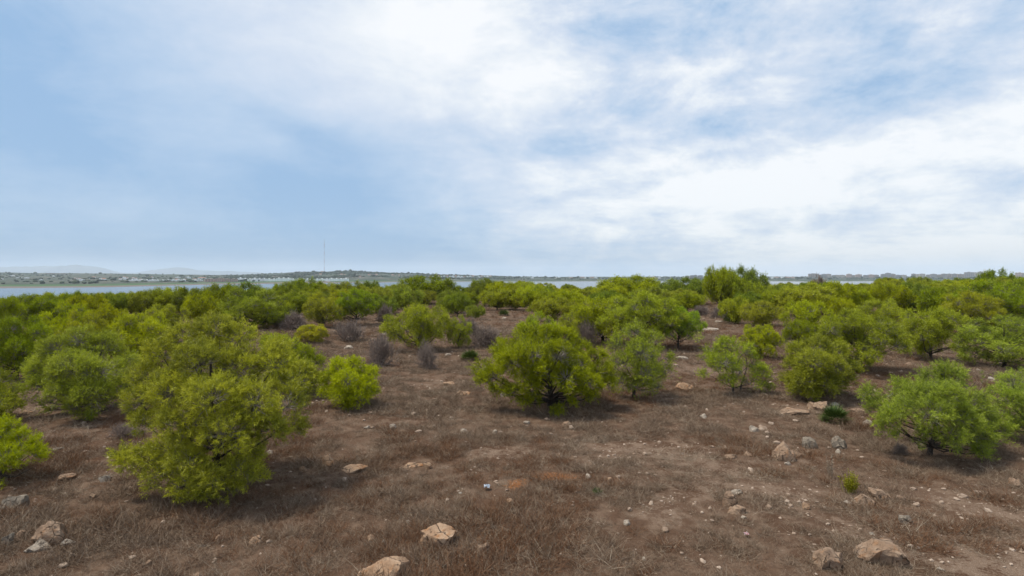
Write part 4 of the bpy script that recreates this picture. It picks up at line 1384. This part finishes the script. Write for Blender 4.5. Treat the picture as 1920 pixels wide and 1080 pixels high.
xs = []; ys = []; ss_ = []
for (y0, y1, nn, s) in [(7, 18, 9000, .021), (18, 40, 12000, .038), (40, 90, 5000, .08)]:
    x, y = frustum_pts(nn, y0, y1); xs.append(x); ys.append(y); ss_.append(s * np.exp(rng.randn(nn) * .62))
x = np.concatenate(xs); y = np.concatenate(ys); s = np.concatenate(ss_)
b = bare_mask(x, y)
keep = rng.rand(len(x)) < np.clip(.16 + .9 * sstep(b, .35, .8) * sstep(fbm(x / 1.4 + 5, y / 1.4, 2), .35, .65), 0, 1)
x = x[keep]; y = y[keep]; s = np.minimum(s[keep], .16)
z = ground_z(x, y) + s * .15
scl = np.stack([s, s * (.7 + .5 * rng.rand(len(s))), s], 1)
rot = np.stack([rng.randn(len(x)) * .2, rng.randn(len(x)) * .2, rng.rand(len(x)) * 6.28], 1)
o = scatter('gravel', [stone_mesh(i) for i in range(4)], np.stack([x, y, z], 1), rot, scl, rng.randint(0, 4, len(x)))
o['label'] = 'pale stones and gravel strewn over the bare soil'
o['category'] = 'gravel'

# ------------------------------------------------------------------ far buildings
BM = {}
for nm, col in [('white', (.88, .88, .86)), ('cream', (.50, .44, .37)), ('pink', (.50, .35, .28)), ('grey', (.30, .275, .265)), ('tan', (.34, .27, .22)),
                ('roof_red', (.33, .17, .12)), ('window', (.10, .11, .13)), ('roof_grey', (.30, .29, .28))]:
    BM[nm] = simple('far_' + nm, col, .85, .04, .1)


def box(x0, x1, y0, y1, z0, z1):
    V_ = np.array([[x, y, z] for z in (z0, z1) for y in (y0, y1) for x in (x0, x1)], float)
    F_ = np.array([[0, 2, 3, 1], [4, 5, 7, 6], [0, 1, 5, 4], [1, 3, 7, 5], [3, 2, 6, 7], [2, 0, 4, 6]])
    return V_, F_


def boxes(name, bl, mt):
    A = Acc()
    for b_ in bl: A.add(*box(*b_))
    return A.mesh(name, mt)


def building_proto(W, H, D, wall, roof, floors, bays, kindb):
    """meshes: wall, roof, window (shared), positions of windows"""
    wl = boxes('building_wall', [(-W / 2, W / 2, -D / 2, D / 2, -3, H)], BM[wall])
    if kindb == 'gable':
        hh = H * .35
        V_ = np.array([[-W / 2 - .4, -D / 2 - .4, H], [W / 2 + .4, -D / 2 - .4, H], [W / 2 + .4, D / 2 + .4, H], [-W / 2 - .4, D / 2 + .4, H], [-W / 2 * .7, 0, H + hh], [W / 2 * .7, 0, H + hh]])
        rf = mesh_from('building_roof', V_, [np.array([[0, 1, 5, 4], [2, 3, 4, 5], [3, 2, 1, 0]]), np.array([[1, 2, 5], [3, 0, 4]])], BM[roof])
    else:
        rf = boxes('building_roof', [(-W / 2 - .2, W / 2 + .2, -D / 2 - .2, D / 2 + .2, H + .003, H + .8), (-W * .15, W * .12, -D * .2, D * .2, H + .8, H + 3.2)], BM[roof])
    fh = H / floors
    pos = [((i + .5) / bays * W - W / 2, j * fh + fh * .55) for i in range(bays) for j in range(floors)]
    ww, wh = W / bays * .5, fh * .5
    wn = boxes('building_window', [(-ww / 2, ww / 2, -.25, .02, -wh / 2, wh / 2)], BM['window'])
    return dict(W=W, H=H, D=D, wall=wl, roof=rf, win=wn, pos=pos)


PR = {
    'villa': building_proto(14, 6, 10, 'white', 'roof_red', 2, 3, 'gable'),
    'white_row': building_proto(30, 8, 12, 'white', 'white', 2, 4, 'flat'),
    'cream_house': building_proto(14, 6.5, 10, 'cream', 'roof_red', 2, 3, 'gable'),
    'pink_block': building_proto(46, 15, 16, 'pink', 'cream', 3, 4, 'flat'),
    'grey_block': building_proto(50, 26, 18, 'grey', 'roof_grey', 4, 5, 'flat'),
    'tan_block': building_proto(56, 22, 18, 'tan', 'roof_grey', 4, 5, 'flat'),
    'cream_tower': building_proto(44, 34, 18, 'cream', 'roof_grey', 5, 4, 'flat'),
}


def building(kindb, px, py, wpx, hpx, label, group, name='apartment_block', windows=True, cat='building', Yf=None):
    Yw = Yf or far_Y(px, py)
    x = (px - 960) / F * Yw
    z = float(far_z(np.float64(x), np.float64(Yw))[0])
    if Yf: pass
    p = PR[kindb]
    o = bpy.data.objects.new(name, None); C.objects.link(o)
    o.location = (x, Yw, z)
    sx = wpx / F * Yw / p['W']; sz = hpx * (.9 if px > 1500 else 1) / F * Yw / p['H']
    o.scale = (sx, 1, sz)
    o.rotation_euler = (0, 0, -math.atan2(x, Yw) * .6)
    o['label'] = label; o['category'] = cat
    if group: o['group'] = group
    put('wall', p['wall'], o); put('roof', p['roof'], o)
    if windows:
        for (wx, wz) in p['pos']:
            put('window', p['win'], o, (wx, -p['D'] / 2 - .02, wz))
    return o


rb = random.Random(99)
# white and pale houses beyond the lagoon at the left
for _ in range(26):
    px = rb.uniform(130, 385)
    building('villa' if rb.random() < .6 else 'white_row', px, rb.uniform(520.5, 526.5), rb.uniform(3.5, 9), rb.uniform(1.6, 2.6),
             'one of the small pale houses strewn beyond the lagoon at the left', 'small pale houses beyond the lagoon, left', 'far_house', False, 'house')
for i, px in enumerate([248, 257, 266, 276, 286, 296, 306, 316, 325, 335, 345, 356, 366, 376]):
    building('white_row', px, 527.0 + rb.uniform(-.4, .4), rb.uniform(7, 11), rb.uniform(1.9, 2.8),
             'one of the white houses in the low row along the lagoon shore at the left', 'white row houses on the left shore', 'row_house', False, 'house')
for px, w, lab in [(396, 20, 'pinkish apartment block on the far shore, leftmost of the pink group'), (412, 14, 'tallest pinkish apartment block on the far shore, second of the pink group'),
                   (426, 8, 'narrow pinkish apartment block, third of the pink group on the far shore'), (438, 13, 'pinkish apartment block on the far shore, rightmost of the pink group')]:
    building('pink_block', px, 528.5, w, 5.6 if px != 412 else 6.6, lab, 'pink apartment blocks on the far shore')
for i, px in enumerate(range(451, 655, 9)):
    building('white_row', px, 527.2 + rb.uniform(-.5, .3), rb.uniform(8.5, 10.5), rb.uniform(3.4, 5.0),
             'one of the bright white houses in the long row left of centre', 'bright white row houses on the far shore', 'row_house', False, 'house')
for px, py, w in [(604, 511.5, 5), (593, 516, 6), (601, 516, 5), (630, 516.5, 7), (640, 516.5, 5), (646, 517, 4), (657, 518.5, 6), (661, 517, 4), (692, 516.8, 5), (698, 516, 8), (706, 517, 5), (516, 511.7, 4), (524, 512.5, 4), (736, 517.5, 4), (748, 518, 3), (675, 520, 4)]:
    building('cream_house' if w < 6 else 'tan_block', px, py, w, rb.uniform(1.6, 2.6), 'one of the scattered pale houses on the wooded hill below the mast', 'pale houses on the wooded hill', 'hill_house', False, 'house')
for i in range(22):
    px = 806 + i * 5.4
    building('white_row' if i % 3 else 'cream_house', px, 520.6, rb.uniform(4, 6), rb.uniform(1.8, 3.2),
             'one of the low pale blocks strung along the shore left of centre', 'low pale blocks left of centre', 'far_house', False, 'house')
for px, w in [(998, 6), (1042, 5), (1048, 5), (1072, 10), (1092, 8), (1098, 6), (1110, 8), (1117, 6), (1226, 8), (1236, 6), (1290, 8), (1283, 6), (1448, 6), (1456, 8), (1466, 7), (1476, 8), (1486, 8)]:
    building('white_row' if w < 8 else 'cream_house', px, 522, w, rb.uniform(1.5, 2.4), 'one of the low houses on the far shore right of centre', 'low houses on the far shore, centre to right', 'far_house', False, 'house')
for px, w, h in [(1288, 7, 4.5), (1298, 8, 5.5), (1304, 5, 6.2), (1313, 9, 5.5), (1440, 6, 3)]:
    building('grey_block', px, 522, w, h, 'one of the grey blocks on the skyline left of the tallest pines', 'grey blocks by the tallest pines')
for px, w, h, kb in [(1525, 17, 8, 'tan_block'), (1538, 5, 6, 'grey_block'), (1545, 8, 7.2, 'grey_block'), (1553, 9, 7.5, 'cream_tower'), (1563, 6, 5, 'grey_block'), (1569, 7, 5.5, 'cream_tower'), (1579, 9, 5.6, 'cream_tower'),
                     (1592, 9, 7.0, 'pink_block'), (1600, 6, 5, 'tan_block'), (1610, 10, 6.4, 'pink_block'), (1623, 8, 5.2, 'grey_block'), (1633, 10, 6, 'pink_block'), (1643, 8, 5.6, 'tan_block'),
                     (1656, 8, 7.2, 'grey_block'), (1665, 9, 9.4, 'grey_block'), (1674, 8, 7.5, 'tan_block'), (1684, 10, 5.6, 'grey_block'), (1694, 9, 5.6, 'cream_tower'), (1713, 7, 7.8, 'grey_block'),
                     (1721, 6, 7, 'cream_tower'), (1729, 9, 7.8, 'cream_tower'), (1740, 6, 6, 'grey_block'), (1750, 10, 7.4, 'grey_block'), (1761, 9, 6, 'tan_block'), (1770, 9, 7.8, 'grey_block'),
                     (1780, 7, 7.8, 'tan_block'), (1790, 9, 7.8, 'grey_block'), (1801, 10, 7.2, 'tan_block'), (1817, 14, 11, 'grey_block'), (1829, 10, 10.4, 'cream_tower'), (1838, 8, 12, 'cream_tower'),
                     (1847, 10, 12.6, 'white_row'), (1856, 9, 11.6, 'cream_tower'), (1912, 12, 9.6, 'pink_block'), (1922, 10, 8, 'tan_block')]:
    building(kb, px, 520.6, w, h, {1525: 'broad tan block left of the right skyline, beside the dead treetop', 1665: 'tallest grey block in the middle of the right skyline', 1838: 'pale tower at the highest cluster of the right skyline, left of the white one',
                                   1847: 'white tower in the highest cluster of the right skyline', 1912: 'pinkish block at the right edge of the skyline'}.get(px, 'one of the hazy apartment blocks along the right skyline'),
             'apartment blocks along the right skyline')
ORDN = ['first', 'second', 'third', 'fourth', 'fifth', 'sixth', 'seventh', 'eighth', 'ninth', 'tenth', 'eleventh', 'twelfth', 'thirteenth', 'fourteenth', 'fifteenth', 'sixteenth',
        'seventeenth', 'eighteenth', 'nineteenth', 'twentieth', 'twenty-first', 'twenty-second', 'twenty-third', 'twenty-fourth', 'twenty-fifth', 'twenty-sixth']


def number_along(group, fmt, by_wall=True):
    obs = sorted([o_ for o_ in C.objects if o_.get('group') == group and str(o_.get('label', '')).startswith('one of')], key=lambda q: q.location.x / q.location.y)
    seen = {}
    for o_ in obs:
        wl = [c_ for c_ in o_.children if c_.name.startswith('wall')]
        col_ = wl[0].data.materials[0].name.replace('far_', '') if (wl and by_wall) else ''
        k_ = seen.get(col_, 0); seen[col_] = k_ + 1
        o_['label'] = fmt.format(col=col_, nth=ORDN[min(k_, len(ORDN) - 1)])


number_along('apartment blocks along the right skyline', '{col} apartment block on the right skyline, {nth} of the {col} ones from the left')
number_along('grey blocks by the tallest pines', 'grey block on the skyline around the tallest pines, {nth} from the left', False)
number_along('bright white row houses on the far shore', 'bright white house in the long shore row left of centre, {nth} from the left', False)
number_along('white row houses on the left shore', 'white house in the low left shore row, {nth} from the left', False)
# a few long sheds at far left
for px, py, w in [(3, 524, 4), (24, 518, 6), (36, 521.5, 8), (50, 522, 7), (77, 525.6, 4), (100, 518.5, 3), (140, 523, 7), (170, 523.5, 5), (190, 523.4, 6), (60, 512.8, 10), (95, 513.6, 14), (116, 514.4, 12)]:
    building('white_row' if w < 9 else 'tan_block', px, py, w, 1.6, 'one of the long low sheds and villas on the slope at the far left', 'low sheds on the slope, far left', 'far_shed', False, 'building')

# mast
Ym = 5300.0
xm = (608 - 960) / F * Ym
zb = float(far_z(np.float64(xm), np.float64(4500.))[0]) - 12
zt = z_at(Ym, 449)
mast = bpy.data.objects.new('radio_mast', None); C.objects.link(mast)
mast.location = (xm, Ym, zb)
mast['label'] = 'very tall thin guyed radio mast on the hill left of centre'; mast['category'] = 'mast'
Hm = zt - zb
mred = simple('mast_red', (.30, .10, .08), .7, .05); mwht = simple('mast_white', (.45, .45, .47), .7, .05)
nsec = 9
for s_ in range(nsec):
    z0 = Hm * s_ / nsec; z1 = Hm * (s_ + 1) / nsec
    A = Acc()
    for a_ in range(3):
        q = np.array([math.cos(a_ * 2.094), math.sin(a_ * 2.094), 0]) * 1.7
        A.add(*cones(np.array([q + [0, 0, z0]]), np.array([q + [0, 0, z1]]), .42, .42, 4))
        q2 = np.array([math.cos((a_ + 1) * 2.094), math.sin((a_ + 1) * 2.094), 0]) * 1.7
        for j in range(12):
            za = z0 + (z1 - z0) * j / 12; zc_ = z0 + (z1 - z0) * (j + 1) / 12
            A.add(*cones(np.array([q + [0, 0, za]]), np.array([q2 + [0, 0, zc_]]), .2, .2, 3))
    put('mast_section', A.mesh('mast_section', mred if s_ % 2 else mwht), mast)
A = Acc()
for hgt in (.33, .62, .92):
    for a_ in range(3):
        q = np.array([math.cos(a_ * 2.094 + .5), math.sin(a_ * 2.094 + .5), 0]) * Hm * .45
        A.add(*cones(np.array([q]), np.array([[0, 0, Hm * hgt]]), .06, .06, 3))
        put('guy_wire', A.mesh('guy_wire', mwht), mast); A = Acc()

# far woods: dark tree clumps over the far shore
rng = np.random.RandomState(31)
bmi = bmesh.new(); bmesh.ops.create_icosphere(bmi, subdivisions=1, radius=1)
IV = np.array([v.co[:] for v in bmi.verts]); IF = np.array([[v.index for v in f.verts] for f in bmi.faces]); bmi.free()
Vw = []; Fw = []
nw_ = 6500
pxw = np.where(rng.rand(nw_) < .45, rng.uniform(430, 960, nw_), rng.uniform(-60, 1980, nw_))
tw_ = rng.rand(nw_)
pw_ = np.interp(pxw, PXS, PSH); pr_ = np.interp(pxw, PXS, PRG)
ysw = 20 * F / (pw_ - HOR); yrw = np.interp(pxw, PXS, YRG)
tmin = np.where(pxw < 620, .12, .22)
Yw_ = ysw + (yrw - ysw) * (tmin + (1 - tmin) * tw_ ** 1.0)
xw_ = (pxw - 960) / F * Yw_
dn = fbm(xw_ / 180, Yw_ / 420, 3)
kp = dn > .44
xw_, Yw_ = xw_[kp], Yw_[kp]
zw_, _ = far_z(xw_, Yw_)
nw_ = len(xw_)
sw = rng.uniform(2.2, 5.5, nw_) * (1 + .9 * (rng.rand(nw_) > .93))
VV = IV[None] * (1 + rng.randn(nw_, len(IV), 1) * .18) * (sw[:, None, None] * np.array([1.5, 1.5, .85]))
VV = VV + np.stack([xw_, Yw_, zw_ + sw * .5], 1)[:, None, :]
FF = IF[None] + (np.arange(nw_) * len(IV))[:, None, None]
put('far_woods', mesh_from('far_woods', VV.reshape(-1, 3), FF.reshape(-1, 3), M['wood'], True), kind='stuff', label='dark trees and hedges scattered over the land beyond the lagoon', category='trees')
# skyline trees on the right shore
for i, (px, h, w) in enumerate([(966, 4.5, 6), (972, 4.8, 7), (1022, 3, 8), (1033, 3.6, 6), (1038, 4.4, 8), (1084, 5.2, 5), (1078, 3.4, 8), (1101, 3.4, 3), (1190, 5, 4), (1196, 3.8, 8), (1264, 5, 3), (1252, 3.4, 8), (1495, 4, 6), (1504, 5, 5), (1616, 5, 4), (1646, 4.4, 8), (1712, 7.6, 7), (1826, 5, 8)]):
    Yw = far_Y(px, 522.3)
    x = (px - 960) / F * Yw
    z = float(far_z(np.float64(x), np.float64(Yw))[0])
    W = w / F * Yw; H = h / F * Yw
    if i % 3 == 0:
        kb = 12
        VVt = []; FFt = []
        r2 = np.random.RandomState(i)
        for j in range(kb):
            s_ = r2.uniform(.22, .4)
            cpt = np.array([r2.uniform(-.35, .35), r2.uniform(-.3, .3), r2.uniform(.35, .8)])
            VVt.append(IV * (1 + r2.randn(len(IV), 1) * .15) * s_ * np.array([1, 1, .7]) + cpt); FFt.append(IF + j * len(IV))
        crm = mesh_from('far_crown', np.concatenate(VVt), np.concatenate(FFt), M['wood'], True)
        trm = Acc(); trm.add(*cones(np.array([[0, 0, -.1]]), np.array([[0, 0, .6]]), .05, .03, 5)); trm = trm.mesh('far_trunk', M['bark'])
    o = bpy.data.objects.new('far_tree', None); C.objects.link(o); o.location = (x, Yw, z); o.scale = (W, W, H); o.rotation_euler = (0, 0, i)
    o['label'] = 'one of the hazy dark trees on the skyline of the far shore'; o['category'] = 'tree'; o['group'] = 'dark trees on the far skyline'
    put('trunk', trm, o); put('crown', crm, o)

number_along('dark trees on the far skyline', 'hazy dark tree on the far shore skyline, {nth} from the left', False)
number_along('small pale houses beyond the lagoon, left', 'small pale house beyond the lagoon at the left, {nth} from the left', False)
number_along('low pale blocks left of centre', 'low pale block on the shore left of centre, {nth} from the left', False)
number_along('low houses on the far shore, centre to right', 'low house on the far shore right of centre, {nth} from the left', False)
number_along('pale houses on the wooded hill', 'pale house on the wooded hill by the mast, {nth} from the left', False)
number_along('low sheds on the slope, far left', 'long low shed on the slope at the far left, {nth} from the left', False)
# ------------------------------------------------------------------ haze
hz = boxes('haze', [(-27000, 27000, -300, 25500, -26, 480)], M['wood'])
hz.materials.clear()
hm = bpy.data.materials.new('haze'); hm.use_nodes = True
k = N(hm.node_tree)
out = k.new('ShaderNodeOutputMaterial'); pvn = k.new('ShaderNodeVolumePrincipled')
pvn.inputs['Color'].default_value = (.80, .90, 1.0, 1)
pvn.inputs['Density'].default_value = 0.58e-4
pvn.inputs['Anisotropy'].default_value = 0.0
k.t.links.new(pvn.outputs[0], out.inputs['Volume'])
hz.materials.append(hm)
put('haze', hz, kind='stuff')
print('tris', sum(len(m_.polygons) for m_ in bpy.data.meshes))
